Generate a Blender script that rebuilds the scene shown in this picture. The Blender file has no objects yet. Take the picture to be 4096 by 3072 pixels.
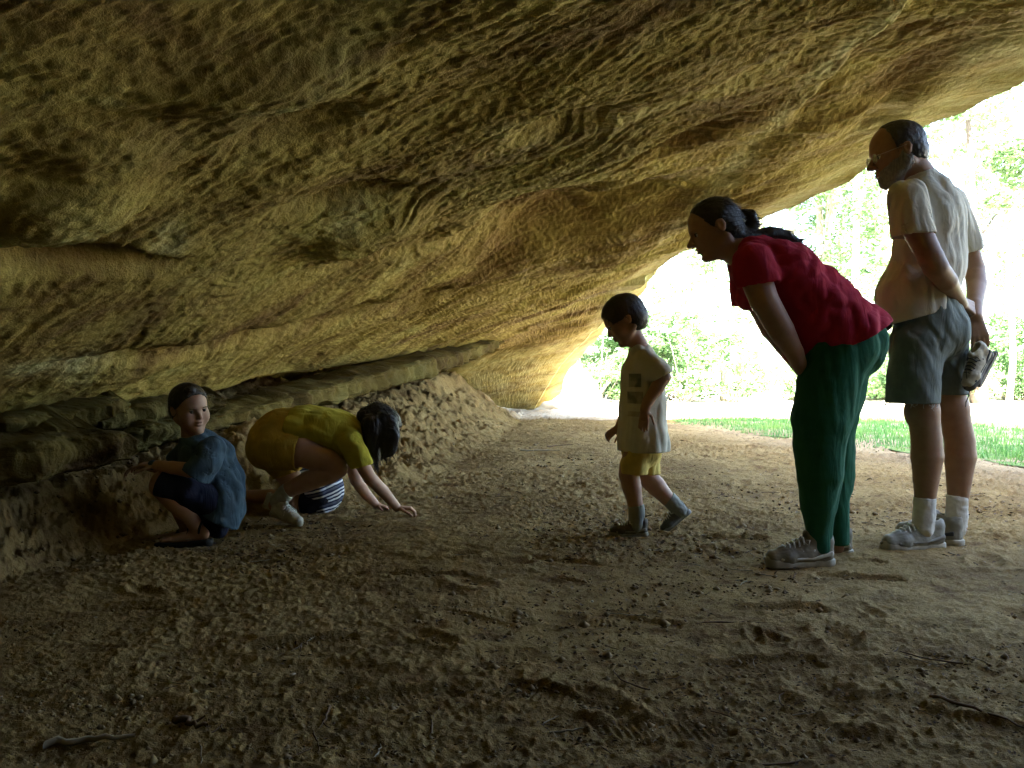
import bpy, math, random
import numpy as np
from mathutils import Vector, Matrix
random.seed(7); RNG = np.random.default_rng(7)
R = math.radians
F_PX, CU, HV, CAMH = 796.3, 512.0, 370.3, 0.728   # focal length, centre column, horizon row (1024 wide), eye height
scene = bpy.context.scene
col = scene.collection

def P(U, V, d):
    """point at depth d metres in front of the photographer's standpoint"""
    return np.array([(U - CU) / F_PX * d, d, CAMH + (HV - V) / F_PX * d])

# ------------------------------------------------------------------ objects
def link(o, parent=None):
    col.objects.link(o)
    if parent is not None: o.parent = parent
    return o
def tag(o, label=None, cat=None, group=None, kind=None):
    if label: o['label'] = label
    if cat: o['category'] = cat
    if group: o['group'] = group
    if kind: o['kind'] = kind
    return o
def empty(name, loc, label, cat, group=None):
    o = bpy.data.objects.new(name, None); o.location = tuple(loc); o.empty_display_size = .1
    link(o); return tag(o, label, cat, group)
def mesh_obj(name, V, Fc, mat=None, parent=None, origin=None, smooth=True):
    V = np.asarray(V, dtype=np.float64)
    if origin is not None: V = V - np.asarray(origin)[None]
    me = bpy.data.meshes.new(name)
    Fc = np.asarray(Fc, dtype=np.int32)
    me.vertices.add(len(V)); me.vertices.foreach_set('co', V.ravel().astype(np.float32))
    k = Fc.shape[1]
    me.loops.add(Fc.size); me.loops.foreach_set('vertex_index', Fc.ravel())
    me.polygons.add(len(Fc)); me.polygons.foreach_set('loop_start', np.arange(len(Fc), dtype=np.int32) * k)
    try: me.polygons.foreach_set('loop_total', np.full(len(Fc), k, dtype=np.int32))
    except Exception: pass
    me.update(calc_edges=True); me.validate()
    if smooth: me.polygons.foreach_set('use_smooth', np.ones(len(me.polygons), dtype=bool))
    if mat: me.materials.append(mat)
    o = bpy.data.objects.new(name, me)
    return link(o, parent)

# ------------------------------------------------------------------ noise
_perm = np.random.default_rng(11).permutation(256).astype(np.int32)
_perm = np.concatenate([_perm, _perm, _perm])
_g = np.random.default_rng(5).normal(size=(256, 3)); _g /= np.linalg.norm(_g, axis=1)[:, None]
_g = _g.astype(np.float32)
def perlin(p):
    p = np.asarray(p, dtype=np.float32); out = np.empty(len(p), np.float32)
    for s in range(0, len(p), 400000):
        q = p[s:s + 400000]
        i = np.floor(q).astype(np.int32); f = q - i; i &= 255
        w = f * f * f * (f * (f * 6 - 15) + 10)
        acc = 0
        for dx in (0, 1):
            wx = w[:, 0] if dx else 1 - w[:, 0]
            for dy in (0, 1):
                wy = w[:, 1] if dy else 1 - w[:, 1]
                for dz in (0, 1):
                    wz = w[:, 2] if dz else 1 - w[:, 2]
                    h = _perm[_perm[_perm[(i[:, 0] + dx) & 255] + ((i[:, 1] + dy) & 255)] + ((i[:, 2] + dz) & 255)]
                    g = _g[h]
                    acc = acc + wx * wy * wz * ((f[:, 0] - dx) * g[:, 0] + (f[:, 1] - dy) * g[:, 1] + (f[:, 2] - dz) * g[:, 2])
        out[s:s + 400000] = acc * 1.6
    return out
def fbm(p, oct=4, gain=.5, lac=2.03):
    a, s, r = 1., 0, 0
    for k in range(oct):
        s = s + a * perlin(p + 17.3 * k); p = p * lac; a *= gain
    return s
def ridged(p, oct=4, gain=.5):
    a, s = 1., 0
    for k in range(oct):
        s = s + a * (1 - 2 * np.abs(perlin(p + 31.7 * k))); p = p * 2.07; a *= gain
    return s
def sstep(a, b, x):
    t = np.clip((x - a) / (b - a), 0, 1); return t * t * (3 - 2 * t)

# ------------------------------------------------------------------ implicit surfaces
def nrm(v): v = np.asarray(v, float); return v / (np.linalg.norm(v) + 1e-12)
class Field:
    """signed field on a grid; primitives are blended in, then it is meshed with surface nets"""
    def __init__(s, h=.004): s.h = h; s.ops = []
    def cap(s, a, ra, b, rb, k=.012, wide=None, sub=False):
        s.ops.append(('cap', np.asarray(a, float), ra, np.asarray(b, float), rb, k, wide, sub)); return s
    def chain(s, pts, k=.012, wide=None):
        for i, ((a, ra), (b, rb)) in enumerate(zip(pts[:-1], pts[1:])): s.cap(a, ra, b, rb, k if i == 0 else .004, wide)
        return s
    def ell(s, c, rad, ax=None, k=.012, sub=False):
        ax = np.eye(3) if ax is None else np.asarray(ax, float)
        s.ops.append(('ell', np.asarray(c, float), np.asarray(rad, float), ax, k, sub)); return s
    def shell(s, th=.009): s.ops.append(('shell', th)); return s
    def cut(s, pt, n, rad=9.): s.ops.append(('cut', np.asarray(pt, float), nrm(n), rad)); return s
    def fold(s, amp, M, oct=3, mode='r', seed=0., band=.05): s.ops.append(('fold', amp, np.asarray(M, float), oct, mode, seed, band)); return s
    def add(s, other, k=.004): s.ops.append(('fld', other, k)); return s
    def wrap(s, ops, g=.012, k=.02):
        """cloth never lets the body through: the body's own parts, grown by g, are blended in"""
        for o in ops:
            if o[0] == 'cap' and not o[7]: s.ops.append(('cap', o[1], o[2] + g, o[3], o[4] + g, max(k, o[5]), o[6], False))
            if o[0] == 'ell' and not o[5]: s.ops.append(('ell', o[1], o[2] + g, o[3], k, False))
        return s
    def bounds(s):
        lo, hi = np.full(3, 1e9), np.full(3, -1e9)
        for o in s.ops:
            if o[0] == 'fld':
                a, b = o[1].bounds(); lo = np.minimum(lo, a); hi = np.maximum(hi, b)
            if o[0] == 'cap' and not o[7]:
                f = 1. if o[6] is None else max(1., o[6][1])
                for c, r in ((o[1], o[2]), (o[3], o[4])): lo = np.minimum(lo, c - r * f); hi = np.maximum(hi, c + r * f)
            if o[0] == 'ell' and not o[5]:
                e = np.abs(o[3].T) @ o[2]; lo = np.minimum(lo, o[1] - e); hi = np.maximum(hi, o[1] + e)
        return lo - .03, hi + .03
    def mesh(s):
        lo, hi = s.bounds(); h = s.h
        n = np.ceil((hi - lo) / h).astype(int) + 1
        return nets(s.evaluate(lo, n), lo, h)
    def evaluate(s, lo, n):
        h = s.h
        Fd = np.full(n, 1., np.float32)
        ax = [lo[i] + h * np.arange(n[i]) for i in range(3)]
        def sub(l, u):
            i0 = np.clip(np.floor((l - lo) / h).astype(int), 0, n - 1); i1 = np.clip(np.ceil((u - lo) / h).astype(int) + 1, 1, n)
            sl = tuple(slice(i0[i], i1[i]) for i in range(3))
            X = ax[0][sl[0]][:, None, None]; Y = ax[1][sl[1]][None, :, None]; Z = ax[2][sl[2]][None, None, :]
            return sl, X, Y, Z
        for o in s.ops:
            if o[0] == 'cap':
                _, a, ra, b, rb, k, wide, sb = o
                f = 1. if wide is None else max(1., wide[1]); m = k + 3 * h
                e = max(ra, rb) * f + m
                sl, X, Y, Z = sub(np.minimum(a, b) - e, np.maximum(a, b) + e)
                px, py, pz = X - a[0], Y - a[1], Z - a[2]; ba = b - a
                px, py, pz = np.broadcast_arrays(px, py, pz)
                if wide is not None:
                    w, fac = nrm(wide[0]), wide[1]; ba_w = ba @ w
                    d = (px * w[0] + py * w[1] + pz * w[2]) * (1 / fac - 1)
                    px, py, pz = px + d * w[0], py + d * w[1], pz + d * w[2]
                    ba = ba + w * ba_w * (1 / fac - 1)
                t = np.clip((px * ba[0] + py * ba[1] + pz * ba[2]) / (ba @ ba + 1e-12), 0, 1)
                d = np.sqrt((px - ba[0] * t) ** 2 + (py - ba[1] * t) ** 2 + (pz - ba[2] * t) ** 2) - (ra + (rb - ra) * t)
            elif o[0] == 'ell':
                _, c, rad, A, k, sb = o
                e = np.abs(A.T) @ rad + k + 3 * h
                sl, X, Y, Z = sub(c - e, c + e)
                q = [((X - c[0]) * A[i][0] + (Y - c[1]) * A[i][1] + (Z - c[2]) * A[i][2]) for i in range(3)]
                k0 = np.sqrt(sum((q[i] / rad[i]) ** 2 for i in range(3))); k1 = np.sqrt(sum((q[i] / rad[i] ** 2) ** 2 for i in range(3)))
                d = k0 * (k0 - 1) / (k1 + 1e-9)
            elif o[0] == 'fld':
                l2, h2 = o[1].bounds(); sl, X, Y, Z = sub(l2, h2); o[1].h = h
                i0 = np.array([q_.start for q_ in sl]); i1 = np.array([q_.stop for q_ in sl])
                d = o[1].evaluate(lo + i0 * h, i1 - i0); k, sb = o[2], False
            elif o[0] == 'shell':
                Fd = np.maximum(Fd, -(Fd + o[1])); continue
            elif o[0] == 'cut':
                _, pt, nn, rad = o
                sl, X, Y, Z = sub(pt - rad, pt + rad)
                d = (X - pt[0]) * nn[0] + (Y - pt[1]) * nn[1] + (Z - pt[2]) * nn[2]
                r2 = (X - pt[0]) ** 2 + (Y - pt[1]) ** 2 + (Z - pt[2]) ** 2
                v = Fd[sl]; Fd[sl] = np.where(r2 < rad * rad, np.maximum(v, d), v); continue
            elif o[0] == 'fold':
                _, amp, M, oc, mode, seed, band = o
                idx = np.argwhere(np.abs(Fd) < band)
                p = (idx * h + lo) @ M.T + seed
                nz = ridged(p, oc) - .4 if mode == 'r' else fbm(p, oc)
                Fd[idx[:, 0], idx[:, 1], idx[:, 2]] += (amp * nz).astype(np.float32); continue
            v = Fd[sl]
            if sb:
                d = -d; hh = np.clip(.5 - .5 * (v - d) / k, 0, 1) if k > 0 else (d > v)
                Fd[sl] = v * (1 - hh) + d * hh + k * hh * (1 - hh)
            else:
                hh = np.clip(.5 + .5 * (v - d) / max(k, 1e-6), 0, 1)
                Fd[sl] = v * (1 - hh) + d * hh - k * hh * (1 - hh)
        return Fd

def nets(F, lo, h):
    S = F < 0
    c = np.zeros(tuple(np.array(F.shape) - 1), np.int8)
    for dx in (0, 1):
        for dy in (0, 1):
            for dz in (0, 1):
                c += S[dx:F.shape[0] - 1 + dx, dy:F.shape[1] - 1 + dy, dz:F.shape[2] - 1 + dz]
    act = (c > 0) & (c < 8)
    cells = np.argwhere(act); idx = np.full(act.shape, -1, np.int32); idx[act] = np.arange(len(cells))
    acc = np.zeros((len(cells), 3)); cnt = np.zeros(len(cells))
    corners = [(x, y, z) for x in (0, 1) for y in (0, 1) for z in (0, 1)]
    val = {k: F[cells[:, 0] + k[0], cells[:, 1] + k[1], cells[:, 2] + k[2]] for k in corners}
    for a in corners:
        for axn in range(3):
            if a[axn]: continue
            b = list(a); b[axn] = 1; b = tuple(b)
            va, vb = val[a], val[b]; m = (va < 0) != (vb < 0)
            t = np.where(m, va / (va - vb + 1e-20), 0)
            p = np.array(a, float)[None] + np.zeros((len(cells), 3)); p[:, axn] += t
            acc[m] += p[m]; cnt[m] += 1
    V = (cells + acc / np.maximum(cnt, 1)[:, None]) * h + lo
    faces = []
    for axn in range(3):
        o1, o2 = [(1, 2), (2, 0), (0, 1)][axn]
        sl0 = [slice(None)] * 3; sl1 = [slice(None)] * 3; sl0[axn] = slice(0, -1); sl1[axn] = slice(1, None)
        A, B = S[tuple(sl0)], S[tuple(sl1)]
        e = np.argwhere(A != B)
        e = e[(e[:, o1] > 0) & (e[:, o2] > 0) & (e[:, o1] < F.shape[o1] - 1) & (e[:, o2] < F.shape[o2] - 1)]
        ins = A[e[:, 0], e[:, 1], e[:, 2]]
        q = []
        for (d1, d2) in ((0, 0), (1, 0), (1, 1), (0, 1)):
            k = e.copy(); k[:, o1] -= d1; k[:, o2] -= d2
            q.append(idx[k[:, 0], k[:, 1], k[:, 2]])
        q = np.stack(q, 1); q[~ins] = q[~ins][:, ::-1]
        faces.append(q)
    Fc = np.concatenate(faces)[:, ::-1]
    Fc = Fc[(Fc >= 0).all(1)]
    # one relaxation pass keeps the net free of stair steps
    nb = np.zeros_like(V); ct = np.zeros(len(V))
    for a, b in ((0, 1), (1, 2), (2, 3), (3, 0)):
        np.add.at(nb, Fc[:, a], V[Fc[:, b]]); np.add.at(ct, Fc[:, a], 1); np.add.at(nb, Fc[:, b], V[Fc[:, a]]); np.add.at(ct, Fc[:, b], 1)
    V = V * .5 + .5 * nb / np.maximum(ct, 1)[:, None]
    nb[:] = 0
    for a, b in ((0, 1), (1, 2), (2, 3), (3, 0)):
        np.add.at(nb, Fc[:, a], V[Fc[:, b]]); np.add.at(nb, Fc[:, b], V[Fc[:, a]])
    V = V * .6 + .4 * nb / np.maximum(ct, 1)[:, None]
    return V, Fc[:, ::-1]

# ------------------------------------------------------------------ materials
class NT:
    def __init__(s, name):
        s.m = bpy.data.materials.new(name); s.m.use_nodes = True; s.t = s.m.node_tree; s.t.nodes.clear()
        s.out = s.n('ShaderNodeOutputMaterial'); s.b = s.n('ShaderNodeBsdfPrincipled'); s.l(s.b.outputs[0], s.out.inputs[0])
    def n(s, t, **k):
        x = s.t.nodes.new(t)
        for a, v in k.items(): setattr(x, a, v)
        return x
    def l(s, a, b): s.t.links.new(a, b)
    def co(s, scale=(1, 1, 1), rot=(0, 0, 0), loc=(0, 0, 0)):
        c = s.n('ShaderNodeTexCoord'); m = s.n('ShaderNodeMapping'); s.l(c.outputs['Object'], m.inputs[0])
        m.inputs['Scale'].default_value = scale; m.inputs['Rotation'].default_value = rot; m.inputs['Location'].default_value = loc
        return m.outputs[0]
    def noise(s, vec, scale, detail=6, rough=.6, dist=0.):
        x = s.n('ShaderNodeTexNoise'); s.l(vec, x.inputs['Vector']); x.inputs['Scale'].default_value = scale
        x.inputs['Detail'].default_value = detail; x.inputs['Roughness'].default_value = rough; x.inputs['Distortion'].default_value = dist
        return x.outputs['Fac']
    def ramp(s, fac, stops):
        r = s.n('ShaderNodeValToRGB'); s.l(fac, r.inputs[0]); e = r.color_ramp.elements
        while len(e) < len(stops): e.new(.5)
        for k, (p, c) in enumerate(stops):
            e[k].position = p; e[k].color = (c, c, c, 1) if not isinstance(c, (tuple, list)) else (*c, 1)
        return r.outputs[0]
    def mix(s, fac, a, b, mode='MIX'):
        x = s.n('ShaderNodeMix', data_type='RGBA', blend_type=mode)
        if isinstance(fac, (int, float)): x.inputs[0].default_value = fac
        else: s.l(fac, x.inputs[0])
        for i, v in ((6, a), (7, b)):
            if isinstance(v, (tuple, list)): x.inputs[i].default_value = (*v, 1)
            else: s.l(v, x.inputs[i])
        return x.outputs[2]
    def math(s, op, a, b=0.):
        x = s.n('ShaderNodeMath', operation=op)
        for i, v in ((0, a), (1, b)):
            if isinstance(v, (int, float)): x.inputs[i].default_value = v
            else: s.l(v, x.inputs[i])
        return x.outputs[0]
    def bump(s, h, strength=.5, dist=.01, prev=None):
        b = s.n('ShaderNodeBump'); b.inputs['Strength'].default_value = strength; b.inputs['Distance'].default_value = dist
        s.l(h, b.inputs['Height'])
        if prev is not None: s.l(prev, b.inputs['Normal'])
        return b.outputs[0]
    def fin(s, color, rough=.8, normal=None, spec=.3):
        if isinstance(color, (tuple, list)): s.b.inputs['Base Color'].default_value = (*color, 1)
        else: s.l(color, s.b.inputs['Base Color'])
        if isinstance(rough, (int, float)): s.b.inputs['Roughness'].default_value = rough
        else: s.l(rough, s.b.inputs['Roughness'])
        s.b.inputs['Specular IOR Level'].default_value = spec
        if normal is not None: s.l(normal, s.b.inputs['Normal'])
        return s.m
def cloth(name, c, var=.25, weave=900, rough=.9):
    t = NT(name); v = t.co()
    n = t.noise(v, 14, 5, .6)
    c2 = tuple(x * (1 - var) for x in c); c1 = tuple(min(1, x * (1 + var * .5)) for x in c)
    col_ = t.mix(t.ramp(n, [(.3, 0.), (.7, 1.)]), c2, c1)
    b = t.bump(t.noise(v, weave, 2, .5), .25, .001)
    b = t.bump(t.noise(v, 30, 3, .5), .18, .005, b)
    b = t.bump(t.noise(t.co((1, 1, .3), (.15, .2, 0)), 16, 3, .5, .6), .75, .016, b)
    return t.fin(col_, rough, b, .2)
def skin_mat(name, c=(.46, .27, .18)):
    c = tuple(x * .80 for x in c)
    t = NT(name); v = t.co(); n = t.noise(v, 25, 5, .6)
    col_ = t.mix(t.ramp(n, [(.3, 0.), (.72, 1.)]), (c[0] * .82, c[1] * .72, c[2] * .7), c)
    b = t.bump(t.noise(v, 400, 3, .6), .2, .001)
    t.b.inputs['Subsurface Weight'].default_value = .08; t.b.inputs['Subsurface Radius'].default_value = (.01, .004, .002)
    return t.fin(col_, .55, b, .35)
def plain(name, c, rough=.6, var=.2, sc=30, bump=.3):
    t = NT(name); v = t.co(); n = t.noise(v, sc, 5, .6)
    col_ = t.mix(t.ramp(n, [(.3, 0.), (.7, 1.)]), tuple(x * (1 - var) for x in c), c)
    return t.fin(col_, rough, t.bump(n, bump * .6, .003), .3)
def hair_mat(name, c):
    t = NT(name); v = t.co((1, 1, .15)); n = t.noise(v, 260, 4, .6)
    col_ = t.mix(t.ramp(n, [(.35, 0.), (.7, 1.)]), tuple(x * .5 for x in c), c)
    return t.fin(col_, .5, t.bump(n, .6, .003), .4)
# ================================================================== camera, light, sky
cam = bpy.data.cameras.new('camera'); cam.lens = 28.0; cam.sensor_width = 36.0; cam.shift_y = -0.01334
cam.clip_end = 900; cam.clip_start = .02
cam_o = bpy.data.objects.new('camera', cam); cam_o.location = (0, 0, CAMH); cam_o.rotation_euler = (R(90), 0, 0); link(cam_o); scene.camera = cam_o
SUN_EL, SUN_AZ = R(52), R(9)          # light travels towards +y, a little to the right
w = bpy.data.worlds.new('World'); scene.world = w; w.use_nodes = True
nt = w.node_tree; bg = nt.nodes['Background']; sky = nt.nodes.new('ShaderNodeTexSky'); sky.sky_type = 'NISHITA'; sky.sun_disc = False
sky.sun_elevation = SUN_EL; sky.sun_rotation = R(180) + SUN_AZ; sky.air_density = 1.0; sky.dust_density = 2.5; sky.ozone_density = 1.0
nt.links.new(sky.outputs[0], bg.inputs[0]); bg.inputs[1].default_value = .085
sun = bpy.data.lights.new('sun', 'SUN'); sun.energy = 5.0; sun.angle = R(.53); sun.color = (1., .95, .86)
so = bpy.data.objects.new('sun', sun); link(so)
dv = Vector((math.sin(SUN_AZ) * math.cos(SUN_EL), math.cos(SUN_AZ) * math.cos(SUN_EL), -math.sin(SUN_EL)))
so.rotation_euler = dv.to_track_quat('-Z', 'Y').to_euler(); so.location = (0, -10, 20)
scene.view_settings.view_transform = 'Standard'; scene.view_settings.look = 'None'
scene.view_settings.exposure = 4.92; scene.view_settings.gamma = 1.0
scene.cycles.max_bounces = 7; scene.cycles.diffuse_bounces = 5; scene.cycles.glossy_bounces = 2; scene.cycles.transmission_bounces = 4
scene.cycles.transparent_max_bounces = 4; scene.cycles.sample_clamp_indirect = 6; scene.cycles.caustics_reflective = False; scene.cycles.caustics_refractive = False
scene.cycles.use_denoising = True; scene.cycles.use_adaptive_sampling = True; scene.cycles.adaptive_threshold = .015
try: scene.cycles.denoiser = 'OPENIMAGEDENOISE'
except Exception: pass

# ================================================================== materials of the setting
def rock_material(name='sandstone', tint=1.0):
    t = NT(name)
    v = t.co((.55, 1.5, 1.6)); vi = t.co(); vf = t.co((.32, 3.0, 3.0), (0, 0, .12))
    n1 = t.noise(v, 1.1, 8, .62, .9); n2 = t.noise(vf, 2.6, 9, .68, .8); n3 = t.noise(vi, 26, 6, .7); n4 = t.noise(vi, .9, 5, .6, .5)
    k = tint
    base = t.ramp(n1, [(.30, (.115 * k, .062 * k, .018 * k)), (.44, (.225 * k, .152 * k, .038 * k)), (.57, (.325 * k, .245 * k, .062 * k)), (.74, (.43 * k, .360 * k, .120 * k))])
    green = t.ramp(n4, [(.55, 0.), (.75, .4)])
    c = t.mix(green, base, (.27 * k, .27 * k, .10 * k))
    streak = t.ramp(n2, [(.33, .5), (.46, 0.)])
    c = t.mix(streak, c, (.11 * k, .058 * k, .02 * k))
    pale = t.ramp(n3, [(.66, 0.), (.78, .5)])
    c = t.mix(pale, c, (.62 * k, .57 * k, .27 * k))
    st = t.n('ShaderNodeAttribute', attribute_name='stain_and_light')
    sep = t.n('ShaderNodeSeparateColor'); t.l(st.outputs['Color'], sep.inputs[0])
    nn = t.noise(vi, 6, 6, .7)
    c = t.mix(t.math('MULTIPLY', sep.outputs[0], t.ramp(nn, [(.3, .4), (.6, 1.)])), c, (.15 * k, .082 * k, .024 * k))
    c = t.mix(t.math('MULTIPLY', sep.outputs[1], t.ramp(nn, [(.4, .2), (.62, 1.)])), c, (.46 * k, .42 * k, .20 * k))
    b = t.bump(n3, .8, .014)
    b = t.bump(n2, .45, .018, b)
    b = t.bump(t.noise(vi, 110, 4, .7), .7, .004, b)
    b = t.bump(t.noise(t.co((.5, 3.2, 3.2)), 9, 5, .7), .5, .012, b)
    return t.fin(c, .93, b, .12)
ROCK = rock_material()
def dirt_material():
    t = NT('dirt'); v = t.co()
    n1 = t.noise(v, 1.3, 7, .62, .4); n2 = t.noise(v, 9, 8, .68, .3); n3 = t.noise(v, 55, 6, .7); n4 = t.noise(v, 190, 3, .6)
    c = t.ramp(n1, [(.3, (.16, .102, .037)), (.5, (.245, .164, .062)), (.7, (.335, .238, .098))])
    c = t.mix(t.ramp(n2, [(.33, .85), (.5, 0.)]), c, (.12, .066, .024))
    c = t.mix(t.ramp(n3, [(.62, 0.), (.78, .5)]), c, (.50, .39, .20))
    c = t.mix(t.ramp(n4, [(.30, .6), (.42, 0.)]), c, (.09, .055, .03))
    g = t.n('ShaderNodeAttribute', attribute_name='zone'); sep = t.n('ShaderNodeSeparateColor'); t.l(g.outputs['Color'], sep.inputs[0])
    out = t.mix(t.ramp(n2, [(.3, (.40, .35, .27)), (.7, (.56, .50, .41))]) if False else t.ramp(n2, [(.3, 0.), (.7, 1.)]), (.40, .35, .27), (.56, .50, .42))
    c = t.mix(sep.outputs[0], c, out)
    b = t.bump(n3, .8, .012); b = t.bump(n4, .55, .004, b); b = t.bump(n2, .5, .03, b)
    return t.fin(c, .95, b, .1)
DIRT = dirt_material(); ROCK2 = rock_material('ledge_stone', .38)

# ================================================================== ground: one sheet to the horizon
_by = [-30, 2.0, 2.7, 3.3, 3.7, 4.0, 4.35, 4.7, 5.0, 5.8, 7.0, 8.3, 9.0, 10.5, 11.5, 12.3, 13.0, 15]
_bF = [-1.8, -1.7, -1.72, -1.64, -1.5, -1.38, -.98, -.66, -.55, -.45, -.28, -.12, -.06, .07, .14, .18, .2, .2]
_bT = [-2.1, -1.95, -1.95, -1.9, -1.80, -1.72, -1.62, -1.5, -1.36, -1.26, -1.2, -1.15, -1.10, -.80, -.36, -.05, 0., 0.]
_bZ = [.3, .3, .31, .26, .27, .31, .34, .37, .39, .40, .42, .46, .54, .70, .34, .04, 0., 0.]
def bank(x, y):
    xF, xT, zT = (np.interp(y, _by, a) for a in (_bF, _bT, _bZ))
    t = np.clip((xF - x) / np.maximum(xF - xT, .05), 0, 1)
    sh = t ** 1.35
    z = zT * sh
    z = z + np.clip(xT - x, 0, 2) * .10 * (zT > .05)
    return z, t
def ground_z(x, y): return float(bank(np.array([x]), np.array([y]))[0][0])
def build_ground():
    ys = np.concatenate([np.linspace(-30, -1, 14)[:-1], np.linspace(-1, .95, 24)[:-1], .95 * (15.5 / .95) ** np.linspace(0, 1, 760), 15.5 * (300 / 15.5) ** np.linspace(0, 1, 60)[1:]])
    u = np.linspace(-.80, .80, 820)
    u = np.concatenate([-np.geomspace(30, .82, 36), u, np.geomspace(.82, 30, 36)])
    Y, Uu = np.meshgrid(ys, u, indexing='ij')
    X = Uu * (np.maximum(Y, .9) + .25)
    shp = X.shape; x, y = X.ravel(), Y.ravel()
    z, t = bank(x, y)
    near = 1 - sstep(13, 22, y)
    p = np.stack([x, y, z], 1)
    inside = (np.abs(x) < 14) & (y < 20) & (y > -2)
    q = p[inside]; r = np.zeros(len(x)); tt = t[inside]
    lump = fbm(q * [1.1, 1.1, 1], 3) * .014
    mid = ridged(np.stack([q[:, 0] * 3.2, q[:, 1] * 5.6, q[:, 2] * 5], 1) + .4 * fbm(q * 3, 2)[:, None], 4, .5) * .0060
    clod = np.maximum(fbm(q * 21, 3, .6), -.15) * .0055 + np.maximum(perlin(q * 55) - .15, 0) * .010
    patch = sstep(-.25, .35, fbm(q * [.9, .9, 1] + 5, 2))
    fine = fbm(q * [80, 120, 100], 2) * .0026 + ridged(np.stack([q[:, 0] * 11, q[:, 1] * 19, q[:, 2] * 9], 1) + .5 * fbm(q * 6, 2)[:, None], 3, .6) * .0030 * sstep(-.3, .2, fbm(q * 1.6 + 21, 2))
    bankn = fbm(q * [9, 9, 13], 4, .65) * .030 + np.abs(perlin(q * 24)) * .018 + fbm(q * 3, 2) * .06
    h = lump + mid + (clod * (.35 + .85 * patch) + fine) * (1 + .35 * np.clip(q[:, 1] - 2.2, 0, 5)) + bankn * sstep(0, .35, tt) * (1 - .0 * tt)
    # dips trodden into the dust
    rr = np.random.default_rng(3)
    for i in range(150):
        cx, cy = rr.uniform(-1.6, 3.2), rr.uniform(1.2, 7); ang = rr.uniform(0, math.pi)
        a = rr.uniform(.04, .11); b = a * rr.uniform(.3, .6); dep = rr.uniform(.006, .017)
        dx, dy = q[:, 0] - cx, q[:, 1] - cy; m = dx * dx + dy * dy < .06
        ux = (dx[m] * math.cos(ang) + dy[m] * math.sin(ang)) / a; uy = (-dx[m] * math.sin(ang) + dy[m] * math.cos(ang)) / b
        e = ux ** 2 + uy ** 2
        h[m] += -dep * np.exp(-e * 1.2) + dep * .55 * np.exp(-(np.sqrt(e) - 1.5) ** 2 * 5)
    # shoe prints with a barred tread
    prints = [(.62, 1.95, .3), (.75, 1.72, .35), (.95, 1.62, 2.9), (1.02, 1.93, .15), (.30, 1.60, .2), (1.35, 1.75, 2.4), (.1, 1.75, 2.8), (1.55, 2.15, .4),
              (.8, 2.4, .1), (1.9, 2.6, .3), (1.2, 2.75, 3.0), (.35, 2.3, 2.9), (1.15, 1.45, 2.6), (.55, 1.35, .25), (-.25, 1.75, .5), (-.1, 2.3, 2.7),
              (2.2, 3.2, .2), (2.0, 3.6, 2.9), (2.35, 2.75, .2), (1.62, 1.72, 2.2), (-.55, 2.1, .5), (.95, 3.4, .1), (.2, 3.0, 2.9), (-.3, 2.8, .2)]
    for i, (cx, cy, ang) in enumerate(prints):
        dx, dy = q[:, 0] - cx, q[:, 1] - cy; m = dx * dx + dy * dy < .05
        a = dx[m] * math.cos(ang) + dy[m] * math.sin(ang); b = -dx[m] * math.sin(ang) + dy[m] * math.cos(ang)
        b = b + .02 * np.sin(a * 12)
        wd = .040 + .010 * np.sin((a + .12) * 11)
        msk = sstep(.145, .125, np.abs(a)) * sstep(0, .010, wd - np.abs(b))
        bars = .5 + .5 * np.sin(a * 2 * math.pi / .017 + (3 if i % 2 else 0) * np.abs(b) * 30)
        rim = np.exp(-((np.abs(b) - wd - .006) / .007) ** 2) * sstep(.15, .12, np.abs(a))
        h[m] = h[m] * (1 - .65 * msk) + msk * (-.0075 + .0052 * bars * (.4 + .6 * sstep(-.2, .3, perlin(q[m] * 14)))) + rim * .004
    r[inside] = h
    fade = np.exp(-np.maximum(y - 14, 0) / 3)
    z = z + r * fade - .0 
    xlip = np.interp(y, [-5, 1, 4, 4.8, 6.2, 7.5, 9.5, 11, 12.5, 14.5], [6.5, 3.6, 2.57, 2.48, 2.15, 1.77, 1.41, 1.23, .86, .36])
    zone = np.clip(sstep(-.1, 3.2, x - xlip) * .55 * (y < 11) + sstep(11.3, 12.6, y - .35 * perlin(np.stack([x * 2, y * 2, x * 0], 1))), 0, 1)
    n0, n1 = shp; idx = np.arange(n0 * n1).reshape(n0, n1)
    Fc = np.stack([idx[:-1, :-1], idx[:-1, 1:], idx[1:, 1:], idx[1:, :-1]], -1).reshape(-1, 4)
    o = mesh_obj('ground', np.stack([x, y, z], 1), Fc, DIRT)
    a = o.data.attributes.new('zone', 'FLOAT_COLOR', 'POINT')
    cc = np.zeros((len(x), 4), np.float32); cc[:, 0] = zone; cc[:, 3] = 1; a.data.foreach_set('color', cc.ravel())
    tag(o, 'brown trodden dirt floor with shoe prints running out to a sunlit pale track', None, None, 'structure')
build_ground()

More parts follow.
